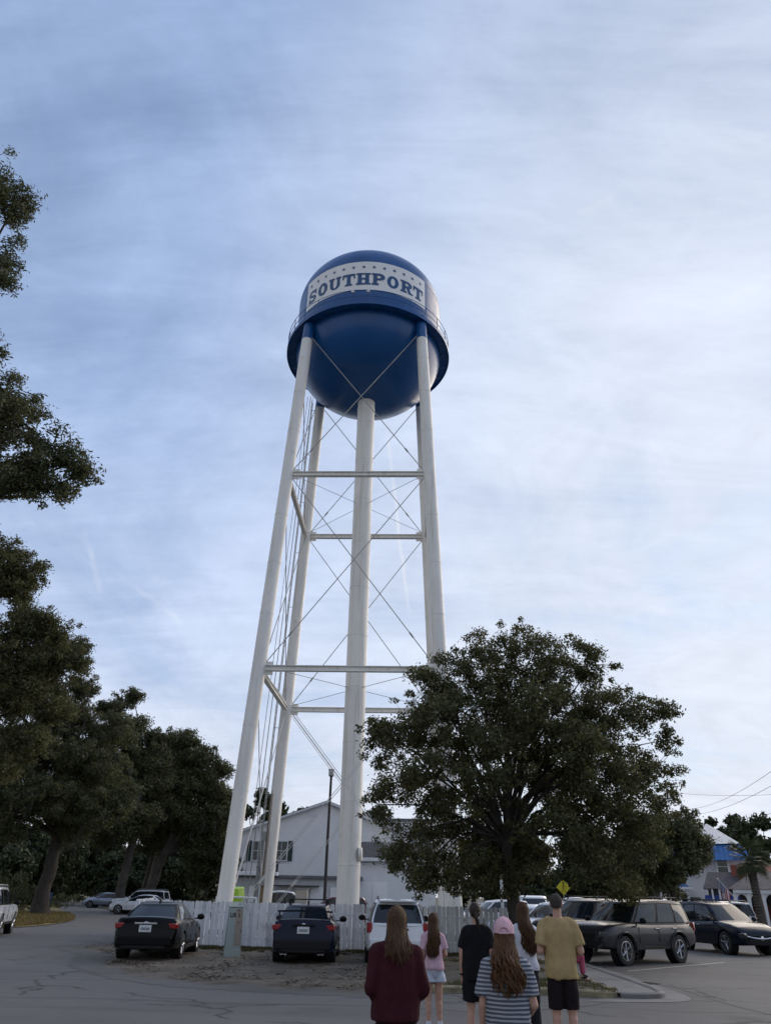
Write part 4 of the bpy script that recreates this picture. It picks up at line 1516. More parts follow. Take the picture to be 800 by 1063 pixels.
# low hedge mass behind the massive oak at far left
def shrub(px, Y, h, w, label, seed):
    r = random.Random(seed)
    b = Vector((xat(px, Y), Y, 0))
    cl = []
    for _ in range(46):
        cl.append((r.uniform(-.5, .5) * w, r.uniform(-.4, .4) * w * .6, r.uniform(.1, .85) * h, w * .13, w * .13, h * .16))
    t = thing('shrub', label, 'shrub', b, 0, 'shrubs along the shaded street')
    link('foliage', leaves_mesh('foliage', cl, 150, .2, .1, np.random.default_rng(seed)), 'leaf_live', t)
    m = MB()
    for k in range(5):
        m.tube([(r.uniform(-.1, .1), r.uniform(-.1, .1), 0), (r.uniform(-.3, .3) * w, r.uniform(-.2, .2) * w, h * .7)], [.04, .01], 5)
    m.build('stem', 'bark', t)


shrub(22, 68, 2.4, 4.5, 'leafy shrub just left behind the trunk of the massive oak', 201)
shrub(-10, 66, 3.0, 5.0, 'leafy shrub at the left edge behind the white SUV', 202)
shrub(64, 84, 1.4, 3.0, 'low shrub beside the blue bin', 203)


# sabal palm at the right edge
def palm():
    Y = 41
    b = Vector((xat(787, Y), Y, 0))
    t = thing('palm_tree', 'palm tree with a round fan crown before the brown roof', 'palm tree', b)
    top = at(785, 893, Y).z
    m = MB(); pts = [(0, 0, 0), (.05, 0, top * .4), (-.02, 0, top * .75), (.0, 0, top)]
    m.tube(pts, [.26, .2, .19, .17], 12)
    for k in range(26):
        z = .3 + k * top / 27
        m.lathe([(.17, z), (.235 - .001 * k, z + .05), (.18, z + .1)], 10)
    m.build('trunk', 'bark_pale', t, 60)
    r = random.Random(77)
    fr = MB()
    for k in range(64):
        az = r.uniform(0, 2 * PI); el = R(r.uniform(-55, 85))
        d = Vector((math.cos(az) * math.cos(el), math.sin(az) * math.cos(el), math.sin(el)))
        p0 = Vector((0, 0, top + .05)); p1 = p0 + d * r.uniform(.5, .85)
        fr.tube([p0, (p0 + p1) / 2 + Vector((0, 0, .05)), p1], [.022, .016, .012], 4)
        u, w = basis(d)
        for j in range(15):
            a = R(-80 + 160 * j / 14)
            dd = (d * math.cos(a) + u * math.sin(a)).normalized()
            Lf = r.uniform(.48, .72) * (1 - .25 * abs(j - 7) / 7)
            q = p1 + dd * Lf * .6; e = p1 + dd * Lf + Vector((0, 0, -.28 * Lf))
            s = dd.cross(w) * .022
            fr.add([p1 - s * .4, q - s, e, q + s, p1 + s * .4], [(0, 1, 2, 3, 4)])
    fr.build('fronds', 'leaf_palm', t)


palm()
# ------------------------------------------------------------------ buildings behind
def siding_wall(mb, p, q, z0, z1, th=.12):
    """clapboard wall from p to q as overlapping boards"""
    p, q = Vector((*p, 0)), Vector((*q, 0))
    L = (q - p).length; a = math.atan2(q.y - p.y, q.x - p.x)
    mb.box(((p.x + q.x) / 2, (p.y + q.y) / 2, (z0 + z1) / 2), (L, th, z1 - z0), a)


def window(parent, x, y, z, w, h, rz=0.0, panes=(2, 2), shutters=False, frame='trim_white'):
    f = MB(); mt_ = Matrix.Translation((x, y, z)) @ Matrix.Rotation(rz, 4, 'Z')

    def bx(mb, c, d):
        mb.box(mt_ @ Vector(c), d, rz)
    t = .09
    bx(f, (0, -.02, h / 2 + t / 2), (w + 2 * t, .10, t)); bx(f, (0, -.03, -h / 2 - t / 2), (w + 2.6 * t, .14, t))
    bx(f, (-w / 2 - t / 2, -.02, 0), (t, .096, h)); bx(f, (w / 2 + t / 2, -.02, 0), (t, .096, h))
    for k in range(1, panes[0]):
        bx(f, (-w / 2 + w * k / panes[0], -.015, 0), (.04, .05, h))
    for k in range(1, panes[1]):
        bx(f, (0, -.012, -h / 2 + h * k / panes[1]), (w, .054, .04))
    fo = f.build('window', frame, parent)
    g = MB(); bx(g, (0, .02, 0), (w, .03, h)); g.build('pane', 'glass_win', fo)
    if shutters:
        for s in (-1, 1):
            b = MB()
            cx = s * (w / 2 + t + .24)
            bx(b, (cx, -.02, 0), (.42, .05, h + .15))
            for k in range(12):
                bx(b, (cx, -.05, -h / 2 + h * (k + .5) / 12), (.34, .02, .04))
            b.build('shutter', 'shutter', parent)
    return fo


def white_house():
    Y = 76
    xl, xr = xat(243, Y), xat(424, Y)
    ze, zp = at(245, 864, Y).z, at(335, 833.5, Y).z
    xp = xat(335, Y)
    t = thing('white_building', 'white gabled building with dark green shutters behind the water tower', 'building', ((xl + xr) / 2, Y, 0))
    cx = (xl + xr) / 2
    a, b_, p = xl - cx, xr - cx, xp - cx
    D = 16
    m = MB()
    pr = [(a, 0), (b_, 0), (b_, ze), (p, zp), (a, ze)]
    vs = [(x, 0, z) for x, z in pr] + [(x, D, z) for x, z in pr]
    m.add(vs, [(0, 1, 2, 3, 4), (9, 8, 7, 6, 5), (1, 6, 7, 2), (0, 4, 9, 5)])
    # clapboards on the gable wall
    z = .25
    while z < zp - .3:
        if z < ze:
            x0, x1 = a, b_
        else:
            k = (z - ze) / (zp - ze); x0, x1 = a + (p - a) * k, b_ + (p - b_) * k
        m.box(((x0 + x1) / 2, -.015, z), (x1 - x0 - .1, .04, .03))
        z += .21
    m.build('wall', 'siding', t)
    r = MB()
    for (x0, z0), (x1, z1) in (((a - .5, ze - .16), (p, zp)), ((p, zp), (b_ + .5, ze - .16))):
        vs = [(x0, -.4, z0 + .02), (x1, -.4, z1 + .02), (x1, D + .4, z1 + .02), (x0, D + .4, z0 + .02)]
        vs += [(x, y, z + .16) for x, y, z in vs]
        r.add(vs, [(3, 2, 1, 0), (4, 5, 6, 7), (0, 1, 5, 4), (1, 2, 6, 5), (2, 3, 7, 6), (3, 0, 4, 7)])
    r.build('roof', 'roof_grey', t)
    f = MB()
    for (x0, z0), (x1, z1) in (((a - .5, ze - .16), (p, zp)), ((p, zp), (b_ + .5, ze - .16))):
        vs = [(x0, -.46, z0 - .06), (x1, -.46, z1 - .06), (x1, -.46, z1 + .12), (x0, -.46, z0 + .12)]
        vs += [(x, y + .05, z) for x, y, z in vs]
        f.add(vs, [(0, 1, 2, 3), (7, 6, 5, 4), (0, 4, 5, 1), (3, 2, 6, 7), (1, 5, 6, 2), (0, 3, 7, 4)])
    f.build('fascia', 'trim_white', t)
    for px in (268, 292):
        w = at(px, 883.5, Y)
        window(t, w.x - cx, -.09, w.z, 1.05, 1.6, shutters=True)
    v = MB()
    v.box((xat(319, Y) - cx, -.05, zp - 1.0), (.7, .06, .6))
    v.build('gable_vent', 'trim_white', t)
    return t


white_house()


def annex():
    Y = 63
    xl, xr = xat(238, Y), xat(372, Y)
    z = at(300, 909, Y).z
    cx = (xl + xr) / 2
    t = thing('low_annex', 'long low grey annex with a flat roof in front of the white building', 'building', (cx, Y, 0))
    W, D = xr - xl, 8
    m = MB(); m.box((0, D / 2, z / 2 - .1), (W, D, z - .2))
    k = 0
    while k * .4 < W - .1:
        m.box((-W / 2 + .1 + k * .4, -.012, z / 2 - .1), (.03, .03, z - .3)); k += 1
    m.build('wall', 'annex', t)
    r = MB(); r.box((0, D / 2, z - .1), (W + .5, D + .6, .22)); r.build('roof', 'roof_grey', t, bev=.02)
    r = MB(); r.box((-W * .31, -.5, z + .06), (W * .36, .9, .26)); r.build('awning', 'trim_white', t, bev=.03)
    r = MB(); r.box((W * .02, -.4, z - .72), (3.4, 1.0, .08)); r.build('canopy', 'roof_dark', t)
    for x in (-.30, .18, .33):
        d = MB(); d.box((W * x, -.03, 1.1), (1.0, .06, 2.2)); d.build('door', 'trim_white', t)
    for x, h in ((xat(282, Y) - cx, .9), (xat(262, Y) - cx, .5)):
        v = MB(); v.tube([(x, 2, z), (x, 2, z + h)], .09, 8); v.lathe([(.09, 0), (.2, .02), (.2, .14), (.02, .2)], 10, (x, 2, z + h)); v.build('roof_vent', 'dark_metal', t)


annex()


def garage():
    Y = 66
    xl, xr = xat(371, Y), xat(452, Y)
    z1 = at(390, 893, Y).z; z2 = at(390, 877, Y).z
    cx = (xl + xr) / 2
    t = thing('white_outbuilding', 'white outbuilding with a string of bulbs and a dark roof right of the riser', 'building', (cx, Y, 0))
    W, D = xr - xl, 7
    m = MB(); m.box((0, D / 2, z1 / 2), (W, D, z1)); m.build('wall', 'trim_white', t)
    r = MB()
    vs = [(-W / 2 - .3, -.4, z1), (W / 2 + .3, -.4, z1), (W / 2 + .3, D * .5, z2 + .4), (-W / 2 - .3, D * .5, z2 + .4), (-W / 2 - .3, D + .4, z1), (W / 2 + .3, D + .4, z1)]
    r.add(vs, [(0, 1, 2, 3), (3, 2, 5, 4), (0, 3, 4), (1, 5, 2), (0, 4, 5, 1)])
    r.build('roof', 'roof_dark', t)
    f = MB(); f.box((0, -.42, z1 + .02), (W + .6, .05, .26)); f.build('fascia', 'trim_white', t)
    d = MB(); x = xat(386, Y) - cx
    for s in (-.62, .62):
        d.box((x + s, -.02, 1.35), (1.2, .05, 2.7))
        d.box((x + s, -.05, 1.9), (.9, .03, 1.1)); d.box((x + s, -.05, .7), (.9, .03, .9))
    d.build('double_door', 'siding', t)
    b = MB()
    P = [(-W / 2 + W * i / 14, -.5, z1 - .2 - .05 * math.sin(i * 2.1)) for i in range(15)]
    b.tube(P, .012, 4)
    s = b.build('light_string', 'dark_metal', t)
    for i in range(1, 14, 2):
        q = MB(); q.ell((P[i][0], P[i][1], P[i][2] - .1), (.07, .07, .09), 8, 6); q.build('bulb', 'lamp_clear', s, 60)


garage()

# white upper building behind the riser, right
def grey_hall():
    Y = 84
    xl, xr = xat(366, Y), xat(452, Y)
    z1 = at(390, 852, Y).z
    cx = (xl + xr) / 2
    t = thing('white_hall', 'plain white upper hall with a flat roof edge right of the riser', 'building', (cx, Y, 0))
    m = MB(); m.box((0, 4, z1 / 2), (xr - xl, 8, z1)); m.build('wall', 'siding', t)
    r = MB(); r.box((0, 4, z1 + .1), (xr - xl + .6, 8.6, .25)); r.build('roof', 'roof_grey', t)
    window(t, 1.2, -.03, z1 - 2.3, .9, 1.3)
    window(t, 3.4, -.03, z1 - 2.3, .9, 1.3)


grey_hall()


def blue_house():
    Y = 74
    cx = xat(732, Y)
    t = thing('blue_roofed_house', 'white house with a bright blue metal skirt roof and a pale hip roof', 'house', (cx, Y, 0), -math.atan2(cx, Y))

    def X(px): return xat(px, Y) - cx

    def Z(px, py): return at(px, py, Y).z
    xl, xr = X(690), X(788)
    zb = Z(740, 893.5); zm = Z(740, 876.5); zt = Z(738, 861.5)
    D = 11
    m = MB(); m.box(((xl + xr) / 2, D / 2 + .8, zb / 2), (xr - xl - 1.6, D - 1.6, zb))
    z = .3
    while z < zb:
        m.box(((xl + xr) / 2, .78, z), (xr - xl - 1.7, .05, .03)); z += .22
    m.build('wall', 'siding', t)
    b = MB()
    o = [(xl, 0), (xr, 0), (xr, D), (xl, D)]; i_ = [(xl + 1.2, 1.2), (xr - 1.2, 1.2), (xr - 1.2, D - 1.2), (xl + 1.2, D - 1.2)]
    b.add([(x, y, zb) for x, y in o] + [(x, y, zm) for x, y in i_], [(k, (k + 1) % 4, 4 + (k + 1) % 4, 4 + k) for k in range(4)] + [(3, 2, 1, 0)])
    n = int((xr - xl) / .42)
    for k in range(n + 1):      # standing seams
        x = xl + (xr - xl) * k / n
        xi = max(xl + 1.2, min(xr - 1.2, x))
        b.tube([(x, -.01, zb + .03), (xi, 1.19, zm + .03)], .035, 4)
    b.build('skirt_roof', 'roof_blue', t)
    b = MB()
    ap = [(X(733), D / 2), (X(748), D / 2)]
    b.add([(x, y, zm + .06) for x, y in ((xl + 1.0, 1.0), (xr - 1.0, 1.0), (xr - 1.0, D - 1), (xl + 1.0, D - 1))] + [(x, y, zt + .9) for x, y in ap],
          [(0, 1, 5, 4), (1, 2, 5), (2, 3, 4, 5), (3, 0, 4), (3, 2, 1, 0)])
    b.build('roof', 'roof_pale', t)
    for px, py, w, h in ((748, 900, .85, 1.5), (720, 899, .8, 1.5)):
        q = at(px, py, Y)
        window(t, q.x - cx, .69, q.z, w, h, panes=(1, 2))
    # pergola-like dark beam and porch with blue gable
    pY = -3.6
    k = (Y + pY) / Y
    g = MB()
    x0, x1 = (xat(707, Y + pY) - cx), (xat(734, Y + pY) - cx)
    zg0, zg1 = at(720, 921, Y + pY).z, at(720, 911.5, Y + pY).z
    xm = (x0 + x1) / 2
    g.add([(x0 - .3, pY - .3, zg0), (x1 + .3, pY - .3, zg0), (xm, pY - .3, zg1), (x0 - .3, .7, zg0), (x1 + .3, .7, zg0), (xm, .7, zg1)], [(0, 1, 2), (0, 2, 5, 3), (1, 4, 5, 2), (0, 3, 4, 1), (3, 5, 4)])
    po = g.build('porch_roof', 'roof_blue', t)
    f = MB(); f.box((xm, pY - .33, zg0 - .1), (x1 - x0 + .8, .08, .2)); f.build('porch_beam', 'trim_white', po)
    for x in (x0, x0 + (x1 - x0) * .33, x0 + (x1 - x0) * .7, x1):
        c = MB(); c.box((x, pY, zg0 / 2 - .1), (.18, .18, zg0 - .2)); c.build('porch_column', 'trim_white', t)
    d = MB(); d.box((xm, .74, 1.2), (1.8, .06, 2.4)); d.build('door', 'interior', t)
    w = MB(); w.box((xm + 1.6, .72, 1.4), (.9, .06, 1.4)); w.build('window', 'glass_win', t)


blue_house()


def dark_shop():
    Y = 62
    cx = xat(752, Y)
    t = thing('dark_roofed_shop', 'small shop with a dark sloping roof and brick end between house and pavilion', 'shop', (cx, Y, 0), -math.atan2(cx, Y))

    def X(px): return xat(px, Y) - cx
    z0, z1 = at(752, 923, Y).z, at(752, 909, Y).z
    xl, xr = X(736), X(770)
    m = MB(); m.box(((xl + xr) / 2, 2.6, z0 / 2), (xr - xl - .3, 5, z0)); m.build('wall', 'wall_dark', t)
    r = MB()
    r.add([(xl - .2, -.3, z0), (xr + .2, -.3, z0), (xr - .1, 2.6, z1 + .3), (xl + .3, 2.6, z1 + .3), (xl - .2, 5.4, z0), (xr + .2, 5.4, z0)], [(0, 1, 2, 3), (3, 2, 5, 4), (0, 3, 4), (1, 5, 2), (0, 4, 5, 1)])
    r.build('roof', 'roof_dark', t)
    c = MB(); x = X(770.5); c.box((x, 2.4, z1 / 2 + .4), (.9, 1.1, z1 + .8)); c.build('chimney', 'brick', t)
    s = MB(); s.box((X(756), -.06, z0 - 1.15), (3.2, .08, 1.4)); s.build('shop_front', 'bin_blue', t)
    for x in (X(742), X(749), X(763)):
        p = MB(); p.box((x, -.15, z0 / 2), (.14, .14, z0 - .02)); p.build('porch_column', 'trim_white', t)


dark_shop()


def pavilion():
    Y = 54
    cx = xat(786, Y)
    t = thing('brown_roofed_pavilion', 'open pavilion with brown shingle roof and white columns behind the palm', 'pavilion', (cx, Y, 0), -math.atan2(cx, Y))

    def X(px): return xat(px, Y) - cx
    z0, z1 = at(786, 928, Y).z, at(786, 912, Y).z
    xl, xr = X(764), X(850)
    D = 6
    r = MB()
    r.add([(xl - .2, -.3, z0 + .25), (xr, -.3, z0 + .25), (xr - 2, D / 2, z1 + .5), (xl + 1.4, D / 2, z1 + .5), (xl - .2, D + .3, z0 + .25), (xr, D + .3, z0 + .25)], [(0, 1, 2, 3), (3, 2, 5, 4), (0, 3, 4), (1, 5, 2), (0, 4, 5, 1)])
    r.build('roof', 'roof_brown', t)
    f = MB(); f.box(((xl + xr) / 2, -.12, z0 + .12), (xr - xl - .1, .2, .22)); f.build('beam', 'trim_white', t)
    xs = [X(766), X(779), X(793), X(808), X(824), X(840)]
    for x in xs:
        c = MB(); c.box((x, 0, z0 / 2), (.22, .22, z0)); c.build('column', 'trim_white', t)
    for a, b_ in zip(xs[:-1], xs[1:]):      # arched heads
        q = MB(); n = 10; w = (b_ - a - .22) / 2; xm = (a + b_) / 2
        top = [(xm + w * math.cos(PI - PI * i / n), z0 - .45 + .4 * math.sin(PI * i / n)) for i in range(n + 1)]
        vs = [(x, -.05, z) for x, z in top] + [(x, -.05, z0 + .01) for x, z in top]
        vs += [(x, .05, z) for x, _, z in vs]
        m_ = n + 1
        fs = []
        for i in range(n):
            fs += [(i, i + 1, m_ + i + 1, m_ + i), (2 * m_ + i + 1, 2 * m_ + i, 3 * m_ + i, 3 * m_ + i + 1), (i + 1, i, 2 * m_ + i, 2 * m_ + i + 1)]
        q.add(vs, fs); q.build('arch', 'trim_white', t)
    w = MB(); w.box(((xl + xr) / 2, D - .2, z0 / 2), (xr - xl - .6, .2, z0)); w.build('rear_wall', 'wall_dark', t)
    for k, (a, b_) in enumerate(zip(xs[:-1], xs[1:])):
        g = MB(); g.box(((a + b_) / 2 + .2, D * .55, .95), (.5, .4, 1.9)); g.box(((a + b_) / 2 - .35, D * .6, .8), (.35, .4, 1.6)); g.build('booth', 'brick', t)


pavilion()


# red tiled roof peeping behind the palm
def red_roof():
    Y = 66
    cx = xat(812, Y)
    t = thing('red_roofed_house', 'house with a reddish roof peeping out behind the palm', 'house', (cx, Y, 0), -math.atan2(cx, Y))
    z0, z1 = at(790, 913, Y).z, at(790, 905, Y).z
    m = MB(); m.box((0, 3, z0 / 2), (5, 5.6, z0)); m.build('wall', 'siding', t)
    r = MB(); w = 2.8
    r.add([(-w, -.2, z0), (w, -.2, z0), (w - .8, 3, z1 + .6), (-w + .8, 3, z1 + .6), (-w, 6, z0), (w, 6, z0)], [(0, 1, 2, 3), (3, 2, 5, 4), (0, 3, 4), (1, 5, 2), (0, 4, 5, 1)])
    r.build('roof', 'brick', t)


red_roof()


# dim building behind the parked rows, under the trees
def back_block():
    Y = 116
    cx = xat(600, Y)
    t = thing('grey_store_block', 'long dim grey store block behind the parking lot', 'building', (cx, Y, 0))
    W = 24
    z = 4.0
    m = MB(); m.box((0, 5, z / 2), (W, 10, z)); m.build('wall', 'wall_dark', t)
    r = MB(); r.box((0, 5, z + .15), (W + .6, 10.4, .3)); r.build('roof', 'roof_dark', t)
    for k in range(7):
        window(t, -W / 2 + 2 + k * 3.3, -.03, 1.7, 1.6, 1.7, panes=(2, 1))


back_block()


# ------------------------------------------------------------------ street furniture
def light_pole():
    Y = 52
    b = Vector((xat(337, Y), Y, 0))
    h = at(341, 806, Y).z
    t = thing('light_pole', 'dark metal light pole with a boxy floodlight head beside the riser', 'light pole', b)
    m = MB(); m.tube([(0, 0, 0), (.0, 0, h * .5), (.03, 0, h)], [.115, .10, .085], 10); m.build('pole', 'dark_metal', t, 40)
    m = MB(); m.box((.03, -.02, h + .2), (.34, .42, .40)); m.box((.03, -.02, h + .42), (.40, .48, .05)); l = m.build('lamp_head', 'galv', t, bev=.02)
    m = MB(); m.box((.03, -.235, h + .18), (.26, .02, .28)); m.build('lens', 'lamp_clear', l)
    m = MB(); m.box((.03, 0, h - .05), (.16, .16, .12)); m.build('bracket', 'dark_metal', t)


light_pole()


def wood_stub():
    Y = 44.5
    b = Vector((xat(271, Y), Y, 0))
    t = thing('wooden_pole', 'short brown wooden service pole beside the rear left tower leg', 'pole', b)
    h = at(275, 824, Y).z
    m = MB(); m.tube([(0, 0, 0), (.12, 0, h)], [.10, .08], 10); m.build('shaft', 'wood_pole', t, 60)
    m = MB(); m.box((0.02, -.16, 2.3), (.3, .16, .45)); m.build('meter_box', 'galv', t, bev=.02)
    m = MB(); m.tube([(.09, -.13, 2.5), (.15, -.12, h + .2)], .03, 6); m.build('conduit', 'galv', t)


wood_stub()


def crossing_sign():
    Y = 47
    c = at(584.5, 921.5, Y)
    b = Vector((c.x, Y, 0))
    t = thing('crossing_sign', 'yellow diamond crossing sign on a thin post beyond the parked cars', 'road sign', b)
    m = MB(); m.box((0, .04, (c.z + .4) / 2), (.06, .05, c.z + .4)); m.build('post', 'galv', t)
    s = .41
    m = MB(); m.add([(0, -.01, c.z - s), (s, -.01, c.z), (0, -.01, c.z + s), (-s, -.01, c.z), (0, .012, c.z - s), (s, .012, c.z), (0, .012, c.z + s), (-s, .012, c.z)],
                    [(0, 1, 2, 3), (7, 6, 5, 4), (0, 4, 5, 1), (1, 5, 6, 2), (2, 6, 7, 3), (3, 7, 4, 0)])
    p = m.build('panel', 'sign_yellow', t)
    g = MB(); z = c.z
    g.lathe([(.0, -.004), (.055, -.004), (.055, .004), (0, .004)], 12, (.02, -.016, z + .22), axis='Y')
    for a, b2, r_ in (((.0, z + .15), (-.02, z - .05), .045), ((-.02, z - .05), (-.13, z - .27), .028), ((-.02, z - .05), (.11, z - .26), .028), ((0, z + .12), (.14, z - .0), .022), ((0, z + .12), (-.13, z + .02), .022)):
        g.tube([(a[0], -.018, a[1]), (b2[0], -.018, b2[1])], r_, 6, flat=.15)
    g.build('symbol', 'decal_black', p)


crossing_sign()


def flag():
    Y = 50
    a = at(764, 934, Y); b_ = at(744.5, 912.5, Y)
    t = thing('flag_on_pole', 'american flag hanging from a slanted pole before the dark roofed shop', 'flag', Vector((a.x, Y, 0)))
    o = Vector((a.x, Y, 0))
    m = MB(); m.tube([(0, 0, 0), (0, 0, a.z)], .05, 8); m.build('post', 'trim_white', t, 40)
    m = MB(); m.tube([a - o, b_ - o], .022, 6); m.ell(b_ - o, (.05, .05, .05), 8, 6); m.build('flag_pole', 'trim_white', t, 60)
    # cloth: hoist runs along the pole from its tip, the fly hangs straight down in folds
    p0 = b_ - o; d = (a - b_).normalized()
    hoist, fly = 1.0, 1.55
    nu, nv = 26, 30
    V, F, mi = [], [], []
    for j in range(nv + 1):
        for i in range(nu + 1):
            u, v = i / nu, j / nv
            q = p0 + d * (.06 + hoist * u * (1 - .45 * v ** .7)) + Vector((0, 0, -1)) * fly * v * (1 - .12 * math.sin(u * 6)) + d * (.18 * v)
            q += Vector((.03 * math.sin(u * 17 + v * 3), .12 * v * math.sin(u * 15 + v * 2.5), 0))
            V.append(q)
    for j in range(nv):
        for i in range(nu):
            F.append((j * (nu + 1) + i, j * (nu + 1) + i + 1, (j + 1) * (nu + 1) + i + 1, (j + 1) * (nu + 1) + i))
            st_ = int(i / nu * 13)
            c = 0 if st_ % 2 == 0 else 1
            if i < nu * 7 / 13 and j < nv * .4:
                c = 2
                if i % 2 == 0 and j % 2 == 0: c = 1
            mi.append(c)
    m = MB(); m.add(V, F); m.m = mi
    m.build('cloth', ['flag_red', 'flag_white', 'flag_blue'], t, 60)


flag()


def lime_bin():
    Y = 47
    b = Vector((xat(241, Y), Y, 0))
    z = at(241, 920.5, Y).z
    t = thing('waste_bin', 'lime green waste container beside the left tower leg behind the fence', 'container', b, R(-14))
    m = MB()
    rings = [[(-.55 * k, -.45 * k, zz), (.55 * k, -.45 * k, zz), (.55 * k, .45 * k, zz), (-.55 * k, .45 * k, zz)] for k, zz in ((.85, .15), (1, z - .55))]
    m.loft(rings); m.build('body', 'lime', t, bev=.03)
    m = MB(); m.add([(-.6, -.5, z - .54), (.6, -.5, z - .54), (.6, .5, z - .54), (-.6, .5, z - .54), (-.55, -.45, z - .12), (.55, -.45, z - .12), (.5, .45, z), (-.5, .45, z)],
                    [(3, 2, 1, 0), (4, 5, 6, 7), (0, 1, 5, 4), (1, 2, 6, 5), (2, 3, 7, 6), (3, 0, 4, 7)])
    m.build('lid', 'lime', t, bev=.03)
    for x in (-.4, .4):
        for y in (-.3, .3):
            w = MB(); w.lathe([(.0, -.03), (.08, -.03), (.08, .03), (0, .03)], 12, (x, y, .08), axis='Y'); w.build('wheel', 'tyre', t, 40)


lime_bin()


def blue_bin():
    p = gnd(48, 943)
    t = thing('recycling_bin', 'blue wheeled recycling bin beside the massive oak trunk', 'bin', p, R(20))
    h = 1.25
    m = MB(); m.loft([[(-.27 * k, -.3 * k, z), (.27 * k, -.3 * k, z), (.27 * k, .3 * k, z), (-.27 * k, .3 * k, z)] for k, z in ((.8, .12), (1.05, h))]); m.build('body', 'bin_blue', t, bev=.03)
    m = MB(); m.loft([[(-.31, -.36, h), (.31, -.36, h), (.31, .34, h), (-.31, .34, h)], [(-.27, -.3, h + .09), (.27, -.3, h + .09), (.27, .3, h + .06), (-.27, .3, h + .06)]]); m.build('lid', 'bin_blue', t, bev=.02)
    m = MB(); m.tube([(-.25, .4, h - .1), (.25, .4, h - .1)], .02, 6); m.build('handle', 'plastic_black', t)
    for x in (-.3, .3):
        w = MB(); w.lathe([(.0, -.03), (.12, -.03), (.12, .03), (0, .03)], 14, (x, .25, .12), axis='X'); w.build('wheel', 'tyre', t, 40)
    m = MB(); m.box((.0, -.315, .8), (.22, .012, .28)); m.build('decal', 'trim_white', t)


blue_bin()


def pole_sleeve(px, Y, top, label):
    b = Vector((xat(px, Y), Y, 0)); h = at(px, top, Y).z
    t = thing('white_post', label, 'post', b)
    m = MB(); m.tube([(0, 0, 0), (0, 0, h)], [.06, .055], 10); m.build('shaft', 'trim_white', t, 40)
    m = MB(); m.lathe([(.06, 0), (.06, .06), (.01, .1)], 10, (0, 0, h)); m.build('cap', 'trim_white', t, 40)


pole_sleeve(521, 33, 906, 'tall thin white post just left of the oak trunk')
pole_sleeve(538.5, 31, 928, 'short white post just right of the oak trunk')


def tan_cabinet():
    Y = 44
    b = Vector((xat(313, Y), Y, 0)); z = at(313, 923.5, Y).z
    t = thing('equipment_cabinet', 'tan equipment cabinet behind the fence between two tower legs', 'cabinet', b)
    m = MB(); m.box((0, 0, z / 2), (.62, .5, z)); m.build('body', 'tan_box', t, bev=.02)
    m = MB(); m.box((0, 0, z + .02), (.7, .58, .05)); m.build('lid', 'galv', t)
    m = MB(); m.box((0, -.26, z / 2 + .1), (.5, .02, z * .7)); d = m.build('door', 'tan_box', t)
    m = MB(); m.box((.2, -.28, z / 2 + .1), (.03, .03, .14)); m.build('handle', 'dark_metal', d)


tan_cabinet()


def barrier_rail():
    Y = 40
    p, q = at(225, 931, Y), at(266, 932.5, Y)
    t = thing('pipe_rail', 'white pipe rail on two posts just above the fence by the left leg', 'railing', Vector((p.x, Y, 0)))
    o = Vector((p.x, Y, 0))
    m = MB(); m.tube([p - o, q - o], .045, 8); m.build('rail', 'trim_white', t, 40)
    for e in (p, q):
        m = MB(); m.tube([(e.x - p.x, 0, 0), (e.x - p.x, 0, e.z)], .045, 8); m.build('post', 'trim_white', t, 40)


barrier_rail()


# utility pole just outside the right edge, its hardware reaching into view, and the wires running back
def utility_pole():
    Y = 46
    b = Vector((xat(846, Y), Y, 0))
    h = at(806, 792, Y).z
    t = thing('utility_pole', 'wooden utility pole at the right edge carrying the overhead wires', 'utility pole', b)
    m = MB(); m.tube([(0, 0, 0), (0, 0, h)], [.17, .12], 12); m.build('shaft', 'wood_pole', t, 60)
    ends = []
    for py in (801, 815):
        z = at(799, py, Y).z
        m = MB(); m.box((-.1, -.05, z - .06), (1.2, .1, .1)); a = m.build('crossarm', 'wood_pole', t)
        m = MB(); m.lathe([(.05, 0), (.09, .05), (.05, .09), (.08, .14), (.03, .2)], 10, (-.5, -.05, z)); m.build('insulator', 'dark_metal', a, 60)
        ends.append(b + Vector((-.5, -.05, z + .2)))
    return ends


ENDS = utility_pole()


def wire(name, p, q, sag, label, r=.018):
    p, q = Vector(p), Vector(q)
    pts = [p.lerp(q, i / 20) - Vector((0, 0, sag * 4 * (i / 20) * (1 - i / 20))) for i in range(21)]
    m = MB(); m.tube(pts, r, 5)
    tag(m.build(name, 'plastic_black', None, 60), label, 'overhead wire')


wire('overhead_wire', ENDS[0], at(716, 840, 92), .5, 'uppermost of the thin wires sloping from the utility pole to the left', .013)
wire('overhead_wire', ENDS[1], at(712, 846, 92), .5, 'second thin wire below the uppermost at the right edge', .013)
wire('overhead_wire', at(830, 823, 60), at(690, 822, 80), .3, 'nearly level thin wire crossing the two sloping wires', .012)
wire('overhead_wire', at(815, 838, 60), at(740, 858, 110), .4, 'lowest wire over the far trees at the right edge', .013)
